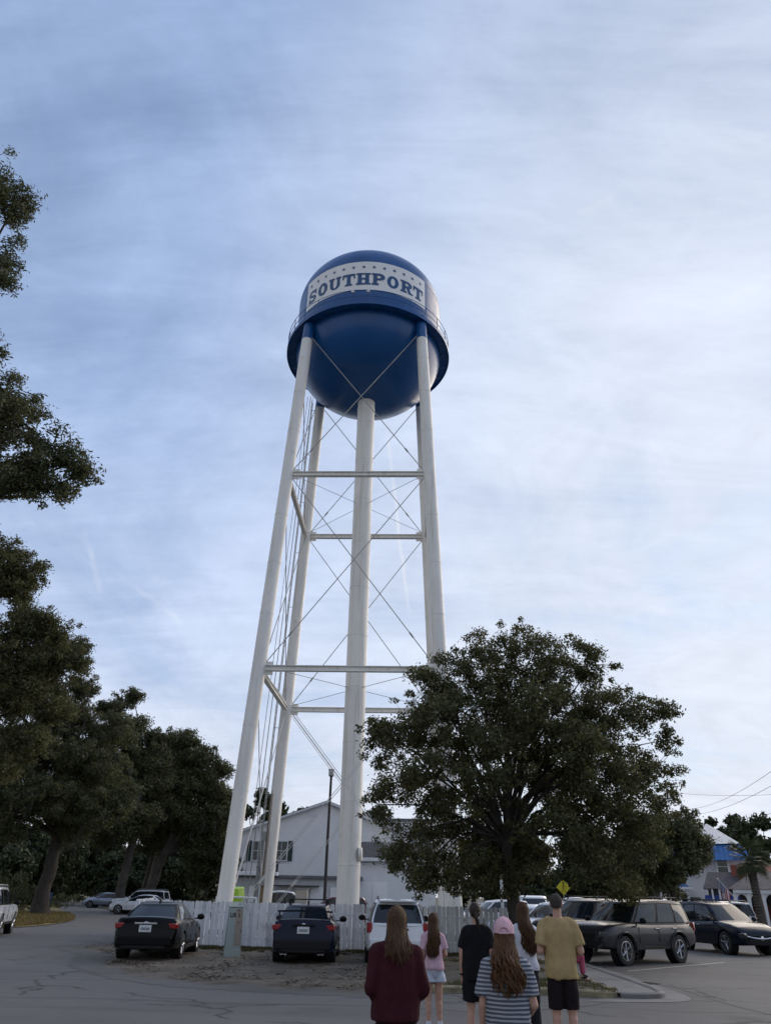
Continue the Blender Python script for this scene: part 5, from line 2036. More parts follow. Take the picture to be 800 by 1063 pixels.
# ------------------------------------------------------------------ vehicles (local x forward, y left, z up, origin on the ground)
SPEC = dict(
    sedan=dict(L=4.86, W=1.84, wb=2.80, fo=.95, r=.335, zb=.26, hub='alloy',
               deck=[(-2.43, .62), (-2.40, .90), (-2.33, 1.04), (-2.2, 1.075), (-1.7, 1.06), (-.8, .98), (.7, .97), (1.1, .95), (1.7, .87), (2.15, .74), (2.36, .60), (2.43, .42)],
               hw=[(-2.43, .74), (-2.3, .85), (-1.8, .91), (0, .92), (1.6, .915), (2.1, .86), (2.33, .74), (2.43, .58)],
               cab=(-1.98, -1.12, .10, 1.08), zc=.93, zr=1.44, wb_=.83, wt=.57, win=[(.10, .36), (.385, .64), (.665, .95)], rw=(.14, .86)),
    sport=dict(L=4.60, W=1.80, wb=2.65, fo=.94, r=.325, zb=.25, hub='alloy_dark',
               deck=[(-2.30, .66), (-2.27, .95), (-2.20, 1.075), (-2.08, 1.10), (-1.7, 1.08), (-.8, 1.0), (.7, .99), (1.1, .97), (1.6, .90), (2.05, .76), (2.22, .6), (2.30, .42)],
               hw=[(-2.30, .76), (-2.2, .84), (-1.75, .895), (0, .89), (1.5, .90), (2.0, .85), (2.2, .74), (2.30, .6)],
               cab=(-1.95, -1.22, .05, 1.0), zc=.95, zr=1.475, wb_=.81, wt=.58, win=[(.10, .34), (.37, .63), (.66, .95)], rw=(.12, .88)),
    suv=dict(L=4.82, W=1.92, wb=2.79, fo=.94, r=.395, zb=.42, hub='alloy',
             deck=[(-2.41, .70), (-2.385, 1.0), (-2.33, 1.10), (0, 1.10), (.9, 1.12), (1.25, 1.13), (1.9, 1.10), (2.18, 1.04), (2.33, .92), (2.41, .62)],
             hw=[(-2.41, .84), (-2.3, .92), (-1.7, .955), (0, .95), (1.5, .96), (2.1, .93), (2.32, .84), (2.41, .74)],
             cab=(-2.33, -2.12, .30, .98), zc=1.06, zr=1.77, wb_=.87, wt=.70, win=[(.04, .28), (.315, .60), (.635, .955)], rw=(.16, .84)),
    crossover=dict(L=4.64, W=1.84, wb=2.70, fo=.93, r=.36, zb=.30, hub='alloy',
                   deck=[(-2.32, .62), (-2.30, .92), (-2.24, 1.03), (0, 1.02), (.8, 1.04), (1.1, 1.03), (1.6, .97), (2.05, .86), (2.24, .72), (2.32, .48)],
                   hw=[(-2.32, .78), (-2.2, .87), (-1.7, .915), (0, .91), (1.5, .92), (2.0, .87), (2.22, .76), (2.32, .6)],
                   cab=(-2.24, -1.80, .22, 1.08), zc=.98, zr=1.64, wb_=.84, wt=.63, win=[(.05, .27), (.30, .59), (.62, .95)], rw=(.16, .84)),
    hatch=dict(L=4.30, W=1.78, wb=2.62, fo=.88, r=.32, zb=.24, hub='alloy',
               deck=[(-2.15, .60), (-2.12, .92), (-2.05, 1.02), (0, .96), (.75, .95), (1.1, .93), (1.6, .84), (1.92, .70), (2.08, .58), (2.15, .42)],
               hw=[(-2.15, .74), (-2.0, .84), (-1.5, .885), (0, .88), (1.4, .885), (1.85, .82), (2.06, .72), (2.15, .56)],
               cab=(-2.06, -1.45, .05, 1.05), zc=.90, zr=1.46, wb_=.81, wt=.59, win=[(.06, .30), (.33, .60), (.63, .95)], rw=(.14, .86)),
    pickup=dict(L=5.6, W=2.0, wb=3.6, fo=1.0, r=.41, zb=.48, hub='alloy',
                deck=[(-2.8, .80), (-2.78, 1.12), (-2.7, 1.18), (-.7, 1.18), (.9, 1.18), (1.35, 1.20), (2.2, 1.18), (2.55, 1.12), (2.74, .98), (2.8, .65)],
                hw=[(-2.8, .92), (-2.7, .97), (-1.7, .985), (0, .98), (1.8, .985), (2.45, .95), (2.7, .86), (2.8, .78)],
                cab=(-.78, -.62, .62, 1.32), zc=1.14, zr=1.88, wb_=.90, wt=.74, win=[(.06, .46), (.50, .955)], rw=(.2, .82)),
)


def lerp_tab(tab, x):
    return float(np.interp(x, [p[0] for p in tab], [p[1] for p in tab]))


def sm(tab, x, h=.06):
    return (lerp_tab(tab, x - h) + 2 * lerp_tab(tab, x) + lerp_tab(tab, x + h)) / 4


def car(name, label, loc, head, kind, paint, group=None, cat='car', feats=(), glass='glass_car', detail=True):
    S = SPEC[kind]
    L = S['L']
    t = thing(name, label, cat, (loc[0], loc[1], 0), head, group)
    # ---- lower body
    keys = sorted(set([p[0] for p in S['deck']] + [p[0] for p in S['hw']] + [-L / 2 + L * i / 30 for i in range(31)]))
    xs = []
    for x in keys:
        if not xs or x - xs[-1] > .018: xs.append(x)
    rings = []
    for x in xs:
        end = abs(x) > L / 2 - .02
        zd = lerp_tab(S['deck'], x) if end else sm(S['deck'], x, .03)
        hw = lerp_tab(S['hw'], x) if end else sm(S['hw'], x, .05)
        e = max(0, (abs(x) - (L / 2 - .55)) / .55)
        zb = S['zb'] + .10 * e ** 2
        m_ = zb + (zd - zb) * .55
        half = [(0, zb), (hw * .84, zb), (hw * .955, zb + .05), (hw * .985, zb + .16), (hw * .985, m_ - .10), (hw, m_), (hw * .985, zd - .15), (hw * .955, zd - .07), (hw * .90, zd - .022), (hw * .78, zd), (hw * .4, zd + .022), (0, zd + .028)]
        ring = [(x, y, z) for y, z in half] + [(x, -y, z) for y, z in half[-2:0:-1]]
        rings.append(ring)
    mb = MB(); mb.loft(rings)
    xf = L / 2 - S['fo']; xr = xf - S['wb']; r = S['r']
    hwf = S['W'] / 2
    cut = MB()
    for x in (xf, xr):
        for s in (-1, 1):
            cut.lathe([(r + .055, -.17), (r + .055, .17)], 40, (x, s * (hwf - .11), r + .01), axis='Y', cap=True)
    bo = mb.build('body', [paint], None, None, fixn=True)
    cu = cut.build('cut', [paint], None, None, fixn=True)
    md = bo.modifiers.new('arch', 'BOOLEAN'); md.operation = 'DIFFERENCE'; md.object = cu; md.solver = 'EXACT'
    bpy.context.view_layer.update()
    me = evaluated(bo, 'body')
    bpy.data.objects.remove(cu, do_unlink=True)
    me.materials.clear()
    me.polygons.foreach_set('use_smooth', [True] * len(me.polygons)); me.set_sharp_from_angle(angle=R(38))
    body = link('body', me, paint, t)
    # ---- cabin
    xr0, xr1, xf1, xf0 = S['cab']
    zc, zr, wb_, wt = S['zc'], S['zr'], S['wb_'], S['wt']

    def side(u, v, sgn, off=0.0):
        xb = xr0 + (xf0 - xr0) * u; xt = xr1 + (xf1 - xr1) * u
        pl = 1 - .10 * abs(2 * u - 1) ** 5
        zt = zr - .05 * (2 * u - .9) ** 2 - .018
        x = xb + (xt - xb) * v
        y = (wb_ * pl + (wt * pl - wb_ * pl) * v + .035 * math.sin(PI * v)) + off
        return Vector((x, sgn * y, zc + (zt - zc) * v + off * .35))

    def end(u, s, v, off=0.0):
        a = side(u, v, 1); b = side(u, v, -1)
        p = b.lerp(a, (s + 1) / 2)
        bul = (.10 if u > .5 else .07) * (1 - s * s) * (1 if u > .5 else -1)
        return p + Vector((bul + (off if u > .5 else -off), 0, off * .5))

    n = 10
    rings = []
    for v in (0, .25, .5, .75, .93, 1.0):
        ring = [side(i / n, v, -1) for i in range(n + 1)] + [end(1, -1 + 2 * i / 8, v) for i in range(1, 8)] + [side(1 - i / n, v, 1) for i in range(n + 1)] + [end(0, 1 - 2 * i / 8, v) for i in range(1, 8)]
        rings.append(ring)
    top = rings[-1]
    c = sum((Vector(p) for p in top), Vector()) / len(top)
    for k, up in ((.94, .016), (.8, .030), (.55, .040), (.25, .046)):
        rings.append([Vector((c.x + (p.x - c.x) * k, p.y * k, p.z + (c.z - p.z) * (1 - k) * .6 + up)) for p in top])
    mb = MB(); mb.loft(rings)
    cab = mb.build('cabin', paint, t, 48, fixn=True)

    def patch(name, fn, us, vs_, mat, parent):
        q = MB()
        V = [fn(u, v) for v in vs_ for u in us]
        nu = len(us)
        q.add(V, [(j * nu + i, j * nu + i + 1, (j + 1) * nu + i + 1, (j + 1) * nu + i) for j in range(len(vs_) - 1) for i in range(nu - 1)])
        return q.build(name, mat, parent, 60)

    def lin(a, b, k): return [a + (b - a) * i / k for i in range(k + 1)]
    patch('windshield', lambda s, v: end(1, s, v, .008), lin(-.90, .90, 8), lin(.10, .90, 4), glass, t)
    patch('rear_window', lambda s, v: end(0, s, v, .008), lin(-.93, .93, 8), lin(S['rw'][0] - .05, S['rw'][1] + .03, 4), glass, t)
    for sgn in (-1, 1):
        a0_, b0_ = S['win'][0][0] - .025, S['win'][-1][1] + .02
        patch('window_trim', lambda u, v: side(u, v, sgn, .0035), lin(a0_, b0_, 8), lin(.07, .90, 4), 'plastic_black', t)
        for a, b in S['win']:
            patch('side_window', lambda u, v: side(u, v, sgn, .007), lin(a, b, 3), lin(.12, .85, 4), glass, t)
    # ---- wheels
    for x in (xf, xr):
        for s in (-1, 1):
            y = s * (hwf - .115)
            w = MB()
            w.lathe([(r * .66, -.10), (r * .9, -.105), (r * .985, -.085), (r, -.05), (r, .05), (r * .985, .085), (r * .9, .105), (r * .66, .10), (r * .66, -.10)], 36, (0, 0, 0), axis='Y')
            wo = w.build('wheel', 'tyre', t, 40, loc=(x, y, r))
            rm = MB()
            o = s * .085
            rm.lathe([(r * .67, o + s * .012), (r * .62, o + s * .014), (r * .60, o - s * .04), (r * .60, -s * .06)], 32, axis='Y')
            rm.lathe([(.0, o - s * .015), (r * .17, o - s * .015), (r * .2, o - s * .03), (r * .2, o - s * .06)], 18, axis='Y')
            nsp = 6 if kind in ('suv', 'pickup') else 5
            for k in range(nsp):
                a = 2 * PI * k / nsp
                d = Vector((math.sin(a), 0, math.cos(a)))
                rm.tube([d * r * .12 + Vector((0, o - s * .03, 0)), d * r * .62 + Vector((0, o - s * .012, 0))], [.05, .042] if kind in ('suv', 'pickup') else [.034, .042], 6, flat=.5)
            rm.build('rim', S['hub'], wo, 40)
            dk = MB(); dk.lathe([(.0, 0), (r * .62, 0)], 28, (0, -s * .055 + o * .3, 0), axis='Y'); dk.build('brake_disc', 'dark_metal', wo)
            ln = MB(); ln.lathe([(r + .05, -.16 if s > 0 else -.07), (r + .05, .07 if s > 0 else .16)], 36, (x, s * (hwf - .13), r + .01), axis='Y')
            ln.build('wheel_well', 'plastic_black', t)
    zm = (S['zb'] + lerp_tab(S['deck'], 0)) / 2
    sill = MB()
    for s in (-1, 1):
        sill.box(((xf + xr) / 2, s * (hwf * .955), S['zb'] + .035), (xf - xr - 2 * r - .16, .09, .09))
    sill.build('sill', 'plastic_black', body, bev=.01)
    zd_r, zd_f = lerp_tab(S['deck'], -L / 2 + .08), lerp_tab(S['deck'], L / 2 - .12)
    hr_, hf_ = lerp_tab(S['hw'], -L / 2 + .06), lerp_tab(S['hw'], L / 2 - .08)
    tall = kind in ('suv', 'crossover', 'pickup')
    # ---- rear end
    for s in (-1, 1):
        b = MB()
        mt_ = Matrix.Rotation(s * R(20), 4, 'Z')
        if kind in ('sedan', 'sport'):
            b.box((-L / 2 + .105, s * (hr_ - .11), zd_r - .13), (.14, .36, .13), mtx=mt_)
            b.box((-L / 2 + .26, s * (hr_ + .045), zd_r - .115), (.24, .05, .10), mtx=Matrix.Rotation(-s * R(14), 4, 'Z'))
        else:
            b.box((-L / 2 + .09, s * (hr_ - .025), zd_r - .10), (.16, .12, .26 if tall else .22), mtx=mt_)
        b.build('tail_light', 'lamp_red', t, bev=.02)
    b = MB(); b.box((-L / 2 - .004, 0, S['zb'] + .24), (.09, hr_ * 1.9, .22)); b.build('rear_bumper', 'plastic_black' if kind in ('suv', 'sport') else paint, t, bev=.03)
    b = MB(); zpl = zd_r - (.20 if not tall else .26)
    b.box((-L / 2 - .012, 0, zpl), (.03, .335, .17)); p = b.build('licence_plate', 'plate', t, bev=.006)
    b = MB()
    for k in range(7):
        b.box((-L / 2 - .029, -.11 + .036 * k, zpl - .005), (.004, .018, .062))
    b.build('characters', 'decal_black' if 'plate_blue' not in feats else 'sign_blue', p)
    b = MB(); b.box((-L / 2 + .004, 0, zpl + .125), (.05, .62, .05)); b.build('garnish', 'chrome' if 'garnish' in feats else 'plastic_black', t, bev=.01)
    b = MB(); b.box((-L / 2 - .01, 0, S['zb'] + .10), (.06, hr_ * 1.5, .10)); b.build('diffuser', 'plastic_black', t, bev=.015)
    # ---- front end
    hz = zd_f - (.06 if not tall else .10)
    for s in (-1, 1):
        b = MB()
        b.box((L / 2 - .165, s * (hf_ - .115), hz - .03), (.22, .34, .11 if not tall else .15), mtx=Matrix.Rotation(-s * R(26), 4, 'Z'))
        ho = b.build('headlight', 'lens_dark', t, bev=.03)
        b = MB(); b.ell((L / 2 - .085, s * (hf_ - .12), hz - .03), (.05, .07, .035), 12, 8); b.build('lens', 'lamp_clear', ho, 60)
        if detail:
            b = MB(); b.box((L / 2 - .05, s * (hf_ - .12), S['zb'] + .26), (.1, .22, .13), mtx=Matrix.Rotation(-s * R(18), 4, 'Z')); b.build('fog_light', 'plastic_black', t, bev=.02)
    b = MB(); gh = .20 if not tall else .30
    b.box((L / 2 - .03, 0, hz - .13 if not tall else hz - .16), (.08, hf_ * 1.25, gh))
    for k in range(4):
        b.box((L / 2 + .014, 0, hz - .13 - gh * .4 + gh * .27 * k - (.03 if tall else 0)), (.012, hf_ * 1.15, .022))
    g = b.build('grille', 'plastic_black', t, bev=.02)
    if 'chrome_grille' in feats:
        b = MB(); P = [(L / 2 + .02, y, hz - .02 - .10 * (1 - (y / (hf_ * .95)) ** 2)) for y in [hf_ * (-.95 + 1.9 * i / 12) for i in range(13)]]
        b.tube([(x - .16 * (y / hf_) ** 4, y, z) for x, y, z in P], .028, 8)
        b.ell((L / 2 + .03, 0, hz - .11), (.02, .07, .075), 12, 8)
        b.build('chrome_wing', 'chrome', g, 60)
    b = MB(); b.box((L / 2 - .02, 0, S['zb'] + .14), (.09, hf_ * 1.5, .15)); b.build('front_bumper', 'plastic_black' if tall else paint, t, bev=.03)
    b = MB(); b.box((L / 2 + .028, 0, S['zb'] + .30), (.02, .30, .14))
    if 'front_plate' in feats: b.build('licence_plate', 'plate', t, bev=.005)
    # ---- mirrors, handles, antenna, rails
    for s in (-1, 1):
        q = side(.93, .12, s)
        b = MB(); b.ell((q.x - .02, s * (hwf + .10), q.z + .05), (.07, .12, .085), 14, 10)
        b.box((q.x, s * (hwf - .02), q.z), (.06, .2, .03))
        b.build('mirror', paint if 'black_mirror' not in feats else 'plastic_black', t, 60)
        if detail:
            for u in ((.36, .64) if len(S['win']) > 2 else (.48,)):
                x = xr0 + (xf0 - xr0) * u
                b = MB(); b.box((x, s * (hwf * .985 + .008), lerp_tab(S['deck'], x) - .13), (.19, .03, .032)); b.build('door_handle', paint if 'chrome_handle' not in feats else 'chrome', t, bev=.008)
            b = MB()
            for u in (.34, .62, .93):
                x = xr0 + (xf0 - xr0) * u
                if xr + r + .1 < x < xf - r - .08 or True:
                    b.box((x, s * (hwf * .988), zm + .06), (.008, .012, (lerp_tab(S['deck'], x) - S['zb']) * .66))
            b.build('door_seam', 'plastic_black', body)
    if 'fin' in feats:
        b = MB(); b.loft([[(xr1 + .22, -.03, zr), (xr1 + .42, -.03, zr), (xr1 + .42, .03, zr), (xr1 + .22, .03, zr)], [(xr1 + .2, -.008, zr + .09), (xr1 + .25, -.008, zr + .09), (xr1 + .25, .008, zr + .09), (xr1 + .2, .008, zr + .09)]])
        b.build('antenna', 'plastic_black' if paint != 'paint_white' else paint, t)
    if 'rails' in feats:
        for s in (-1, 1):
            b = MB(); y = s * (wt - .08)
            b.tube([(xr1 + .1, y, zr - .02), (xr1 + .2, y, zr + .065), (xf1 - .25, y, zr + .065), (xf1 - .1, y, zr - .02)], .022, 8)
            b.build('roof_rail', 'galv' if paint == 'paint_white' else 'plastic_black', t, 60)
    if 'bars' in feats:
        for x in (xr1 + .35, xf1 - .25):
            b = MB()
            b.box((x, 0, zr + .115), (.08, 1.16, .03))
            for s in (-1, 1):
                b.box((x, s * (wt - .03), zr + .045), (.10, .07, .15))
            b.build('roof_bar', 'plastic_black', t, bev=.01)
    if 'wing' in feats:
        b = MB(); V = []
        P = [(-L / 2 + .10 + .14 * abs(y / .78) ** 4, y, 1.335 - .02 * (y / .78) ** 2) for y in [-.78 + 1.56 * i / 14 for i in range(15)]]
        b.loft([[(x, y, z), (x + .11, y, z - .03), (x + .22, y, z - .035), (x + .22, y, z - .05), (x + .11, y, z - .05), (x, y, z - .022)] for x, y, z in P])
        b.build('wing', paint, t, 40)
        for s in (-1, 1):
            b = MB(); b.loft([[(-L / 2 + .14, s * .70, 1.06), (-L / 2 + .40, s * .70, 1.06), (-L / 2 + .40, s * .73, 1.06), (-L / 2 + .14, s * .73, 1.06)], [(-L / 2 + .20, s * .71, 1.31), (-L / 2 + .38, s * .71, 1.31), (-L / 2 + .38, s * .735, 1.31), (-L / 2 + .20, s * .735, 1.31)]])
            b.build('wing_upright', paint, t)
    if 'spare' in feats or 'lip' in feats:
        b = MB(); b.box((xr1 - .10, 0, zr - .045), (.34, wt * 1.7, .05)); b.build('rear_spoiler', paint, t, bev=.02)
    if 'exhaust' in feats:
        for s in (-1, 1):
            for k in (0, .1):
                b = MB(); b.lathe([(.045, -.1), (.045, .05), (.034, .05), (.034, -.1)], 16, (-L / 2 + .03, s * (.46 + k), S['zb'] + .05), axis='X'); b.build('exhaust_pipe', 'chrome', t, 40)
    if 'badge' in feats:
        b = MB(); b.ell((-L / 2 + .005, 0, zd_r - .06), (.02, .06, .035), 12, 8); b.build('badge', 'chrome', t, 60)
    if kind == 'pickup':
        b = MB(); b.box((-1.78, 0, 1.203), (1.9, 1.62, .03)); b.build('bed_cover', 'plastic_black', t, bev=.01)
    if 'arches' in feats:
        for x in (xf, xr):
            for s in (-1, 1):
                b = MB()
                P = [(x + (r + .085) * math.cos(a), s * (hwf + .012), r + .01 + (r + .085) * math.sin(a)) for a in [R(-8 + 196 * i / 20) for i in range(21)]]
                b.tube(P, .028, 6, flat=.7)
                b.build('fender_flare', paint, t, 60)
    return t


def facing(p, q):
    return math.atan2(q[1] - p[1], q[0] - p[0])


V2 = lambda px, py: (gnd(px, py).x, gnd(px, py).y)
SP = 'cars and SUVs parked along the left verge and fence'
# rear centre points are turned into body centres along the heading


def from_rear(x, y, head, kind):
    L = SPEC[kind]['L']
    return (x + math.cos(head) * L / 2, y + math.sin(head) * L / 2)


h = R(93.5)
car('parked_car', 'black sedan with a white plate parked tail first at the left end of the fence', from_rear(xat(155.5, 23.2), 23.3, h, 'sedan'), h, 'sedan', 'paint_black', 'cars parked nose to the fence', 'car', ('garnish', 'badge', 'fin'))
h = R(90.5)
car('parked_car', 'dark blue sports sedan with a tall rear wing and roof bars', from_rear(xat(317, 23.2), 23.2, h, 'sport'), h, 'sport', 'paint_navy', 'cars parked nose to the fence', 'car', ('wing', 'bars', 'exhaust', 'badge', 'fin', 'black_mirror'))
h = R(91)
car('parked_suv', 'white SUV with roof rails parked nose to the fence before the hooded girl', from_rear(xat(413, 23.6), 23.6, h, 'crossover'), h, 'crossover', 'paint_white', 'cars parked nose to the fence', 'car', ('rails', 'lip', 'black_mirror', 'fin'))
h = R(-137.5)
car('parked_suv', 'grey boxy SUV angle parked nearest on the right by the kerb', (8.12, 26.9), h - R(5.5), 'suv', 'paint_grey', 'vehicles angle parked on the right', 'car', ('rails', 'lip', 'arches', 'fin', 'chrome_handle', 'black_mirror'))
car('parked_suv', 'black SUV angle parked just behind the grey boxy SUV', (7.72, 30.5), h, 'suv', 'paint_black', 'vehicles angle parked on the right', 'car', ('rails', 'fin', 'front_plate'))
car('parked_suv', 'silver SUV angle parked third in the right row', (7.35, 34.2), h, 'crossover', 'paint_silver', 'vehicles angle parked on the right', 'car', ('rails', 'fin'))
car('parked_car', 'blue grey sedan with a pale hood angle parked behind the man in mustard', (6.95, 37.8), h, 'sedan', 'paint_bluegrey', 'vehicles angle parked on the right', 'car', ())
car('parked_truck', 'white pickup with its grille towards us behind the right row', (xat(558, 47), 48.5), R(-98), 'pickup', 'paint_white', None, 'pickup', ('front_plate',))
car('parked_car', 'pale blue hatchback beside the white pickup just right of the oak trunk', (xat(545, 42), 42.5), R(-120), 'hatch', 'paint_bluegrey', None, 'car', ())
_b = car('parked_suv', 'dark navy SUV with a chrome winged grille rolling in from the right', (13.75, 33.2), R(-77), 'crossover', 'paint_envision', None, 'car', ('chrome_grille', 'rails', 'chrome_handle', 'fin'))
_b.scale = (1, 1.02, 1.07)
car('parked_suv', 'white SUV behind the navy SUV with its dark side windows showing', (xat(735, 44), 44.5), R(172), 'suv', 'paint_white', None, 'car', ('rails',))
car('parked_car', 'dark sedan left of the white SUV at the edge of the house', (xat(712, 50), 50), R(200), 'crossover', 'paint_black', None, 'car', ())
# left street
_h = R(104.5); _w = gnd(9, 969.5)
_c = _w - Vector((math.cos(_h), math.sin(_h), 0)) * (2.41 - .94) - Vector((math.sin(_h), -math.cos(_h), 0)) * .86
car('parked_suv', 'white SUV half cut by the left edge of the view', (_c.x, _c.y), _h, 'suv', 'paint_white', None, 'car', ('rails', 'black_mirror'))
car('parked_car', 'white sedan parked on the dirt shoulder of the shaded street', (xat(148, 67), 67), R(176), 'sedan', 'paint_white', 'cars parked along the shaded street', 'car', ())
car('parked_suv', 'white SUV parked just behind the white sedan on the shaded street', (xat(147, 71), 71.2), R(176), 'suv', 'paint_white', 'cars parked along the shaded street', 'car', ('rails',))
car('parked_car', 'pale grey car farthest down the shaded street', (xat(108, 96), 96), R(178), 'hatch', 'paint_silver', 'cars parked along the shaded street', 'car', (), detail=False)
car('parked_car', 'grey car under the trees just left of the two white vehicles', (xat(113, 88), 88), R(178), 'sedan', 'paint_bluegrey', 'cars parked along the shaded street', 'car', (), detail=False)
# beyond the fence
car('parked_truck', 'white pickup behind the fence between the left tower legs and the riser', (xat(292, 50), 50.5), R(8), 'pickup', 'paint_white', None, 'pickup', ())
car('parked_suv', 'dark red SUV behind the fence beside the tower riser', (xat(346, 49), 49.5), R(178), 'crossover', 'paint_red', None, 'car', ())
car('parked_car', 'black sedan behind the fence just right of the tower riser', (xat(412, 52), 52), R(182), 'sedan', 'paint_black', None, 'car', ())
car('parked_car', 'silver hatchback seen over the fence beside the right tower legs', (xat(497, 54), 54), R(170), 'hatch', 'paint_silver', None, 'car', ())
car('parked_car', 'white sedan seen over the fence right of the tower legs', (xat(512, 47), 47), R(-160), 'crossover', 'paint_white', None, 'car', ())
for px, Y, k, p, lab in ((596, 66, 'pickup', 'paint_white', 'white pickup far off below the yellow crossing sign'),
                         (613, 70, 'hatch', 'paint_silver', 'silver hatchback in the far row right of the crossing sign'),
                         (628, 62, 'sedan', 'paint_bluegrey', 'blue grey sedan in the far row'),
                         (646, 72, 'suv', 'paint_black', 'black SUV in the far row'),
                         (664, 66, 'crossover', 'paint_white', 'white crossover in the far row under the big oak'),
                         (684, 60, 'sedan', 'paint_silver', 'silver sedan at the right end of the far row'),
                         (577, 74, 'suv', 'paint_black', 'black SUV at the left end of the far row')):
    car('parked_car', lab, (xat(px, Y), Y), R(rnd.choice((-92, -88, 185, 175))), k, p, 'cars in the far parking row', 'car', (), detail=False)
# ------------------------------------------------------------------ people (local: facing +Y, x to the right, z up)
def fuse(mb, name, voxel, it=4, fac=.5, folds=0.0, fsc=9.0, seed=0, stretch=(1, 1, .45)):
    """melt overlapping shapes into one continuous skin"""
    o = mb.build(name, [], None, None, fixn=True)
    r = o.modifiers.new('r', 'REMESH'); r.mode = 'VOXEL'; r.voxel_size = voxel
    s = o.modifiers.new('s', 'SMOOTH'); s.iterations = it; s.factor = fac
    bpy.context.view_layer.update()
    me = evaluated(o, name)
    if folds:
        nrm = [v.normal.copy() for v in me.vertices]
        for v, n in zip(me.vertices, nrm):
            p = Vector((v.co.x * stretch[0], v.co.y * stretch[1], v.co.z * stretch[2])) * fsc + Vector((seed * 3.1, seed * 1.7, seed))
            v.co += n * folds * (noise.noise(p) + .5 * noise.noise(p * 2.1))
    me.polygons.foreach_set('use_smooth', [True] * len(me.polygons))
    me.update()
    return me


def person(label, loc, h, face=0.0, female=True, arms=None, legs=None, group=None, top=None, bottom=None, shoes='shoe_white', hair=None, cap=None, extras=(), voxel=.0075, build=1.0, head_tilt=0.0, seed=1, root_z=0.0, head_turn=0.0):
    k = h / 1.75
    t = thing('person', label, 'person', (loc[0], loc[1], root_z), face, group)
    t.scale = (k, k, k)
    sw = (.158 if female else .188) * build
    hipw = (.098 if female else .092) * build
    J = {}
    arms = arms or {}
    for s in (-1, 1):
        J['sh', s] = Vector((s * sw, -.005, 1.400))
        e, w = arms.get(s, ((s * (sw + .055), -.02, 1.13), (s * (sw + .06), .04, .88)))
        J['el', s], J['wr', s] = Vector(e), Vector(w)
        J['hip', s] = Vector((s * hipw, 0, .91))
        kn, an = (legs or {}).get(s, ((s * (hipw + .005), .02, .49), (s * (hipw + .01), -.02, .085)))
        J['kn', s], J['an', s] = Vector(kn), Vector(an)
    # torso rings z, rx, ry, yoff
    if female:
        TR = [(.80, .13, .10, 0), (.88, .165, .115, -.005), (.95, .168, .118, -.005), (1.05, .133, .098, 0), (1.12, .128, .092, 0), (1.22, .142, .105, .008), (1.31, .152, .11, .01), (1.39, .145, .092, 0), (1.44, .10, .07, -.005), (1.475, .052, .052, -.008)]
    else:
        TR = [(.80, .13, .10, 0), (.88, .16, .115, 0), (.95, .165, .118, 0), (1.05, .155, .112, .005), (1.15, .158, .112, .005), (1.25, .172, .118, .005), (1.34, .182, .118, 0), (1.41, .170, .098, -.005), (1.455, .11, .075, -.01), (1.485, .062, .06, -.01)]
    TR = [(z, rx * build, ry * (.5 + .5 * build), y) for z, rx, ry, y in TR]

    def ring(z, rx, ry, yo, inf=0.0, n=28):
        out = []
        for i in range(n):
            a = 2 * PI * i / n
            c, s = math.cos(a), math.sin(a)
            p = 2.5
            q = (abs(c) ** p + abs(s) ** p) ** (-1 / p)
            out.append((c * q * (rx + inf), yo + s * q * (ry + inf), z))
        return out

    # ---- body: one continuous mesh
    b = MB()
    b.loft([ring(*r_) for r_ in TR])
    am = .9 if female else 1.08
    for s in (-1, 1):
        b.capsule(J['sh', s], J['el', s], .050 * am, .040 * am)
        b.capsule(J['el', s], J['wr', s], .041 * am, .027 * am)
        b.capsule(J['hip', s] - Vector((0, 0, -.01)), J['kn', s], .088 * (.95 if female else 1), .056)
        b.capsule(J['kn', s], J['an', s], .054, .036)
        calf = J['kn', s].lerp(J['an', s], .28) + Vector((0, -.014, 0))
        b.capsule(calf + (J['kn', s] - J['an', s]) * .1, calf - (J['kn', s] - J['an', s]) * .14, .050, .044)
        # hand
        d = (J['wr', s] - J['el', s]).normalized()
        inn = Vector((-s, .15, 0)); inn = (inn - d * inn.dot(d)).normalized()     # palm side
        fw = d.cross(inn) * s                                                      # towards the thumb
        if fw.y < 0: fw = -fw
        pc = J['wr', s] + d * .05
        mtx = Matrix((fw, inn, d)).transposed().to_4x4()
        b.ell(pc, (.040, .016, .052), 14, 8, mtx=mtx)
        for i, (o, L_) in enumerate(((.030, .070), (.010, .078), (-.010, .073), (-.029, .058))):
            p0 = pc + fw * o * .9 + d * .030; p1 = p0 + (d + inn * .25 + fw * o * 2.0).normalized() * L_ * .55
            p2 = p1 + (d * .75 + inn * .65 + fw * o * 1.5).normalized() * L_ * .55
            b.capsule(p0, p1, .0098, .009, 8, 3); b.capsule(p1, p2, .009, .0078, 8, 3)
        p0 = pc + fw * .028 - d * .02; p1 = p0 + (fw * .7 + d * .7 + inn * .2).normalized() * .042; p2 = p1 + (d + fw * .15 + inn * .2).normalized() * .032
        b.capsule(p0, p1, .012, .0105, 8, 3); b.capsule(p1, p2, .0105, .009, 8, 3)
        f0 = J['an', s]
        fd = Vector((0, 1, 0)) if not legs else Vector((0, .9, -.3)).normalized()
        b.capsule(f0 + Vector((0, -.03, -.035)), f0 + fd * .15 + Vector((0, 0, -.05)), .036, .026)
    HT = Matrix.Translation((0, -.01, 1.50)) @ Matrix.Rotation(head_turn, 4, 'Z') @ Matrix.Rotation(head_tilt, 4, 'X') @ Matrix.Translation((0, .01, -1.50))
    hd = lambda p: HT @ Vector(p)
    h3 = HT.to_3x3().to_4x4()
    b.capsule((0, -.012, 1.42), hd((0, .005, 1.57)), .055 * (.9 if female else 1.05), .052 * (.9 if female else 1.05))
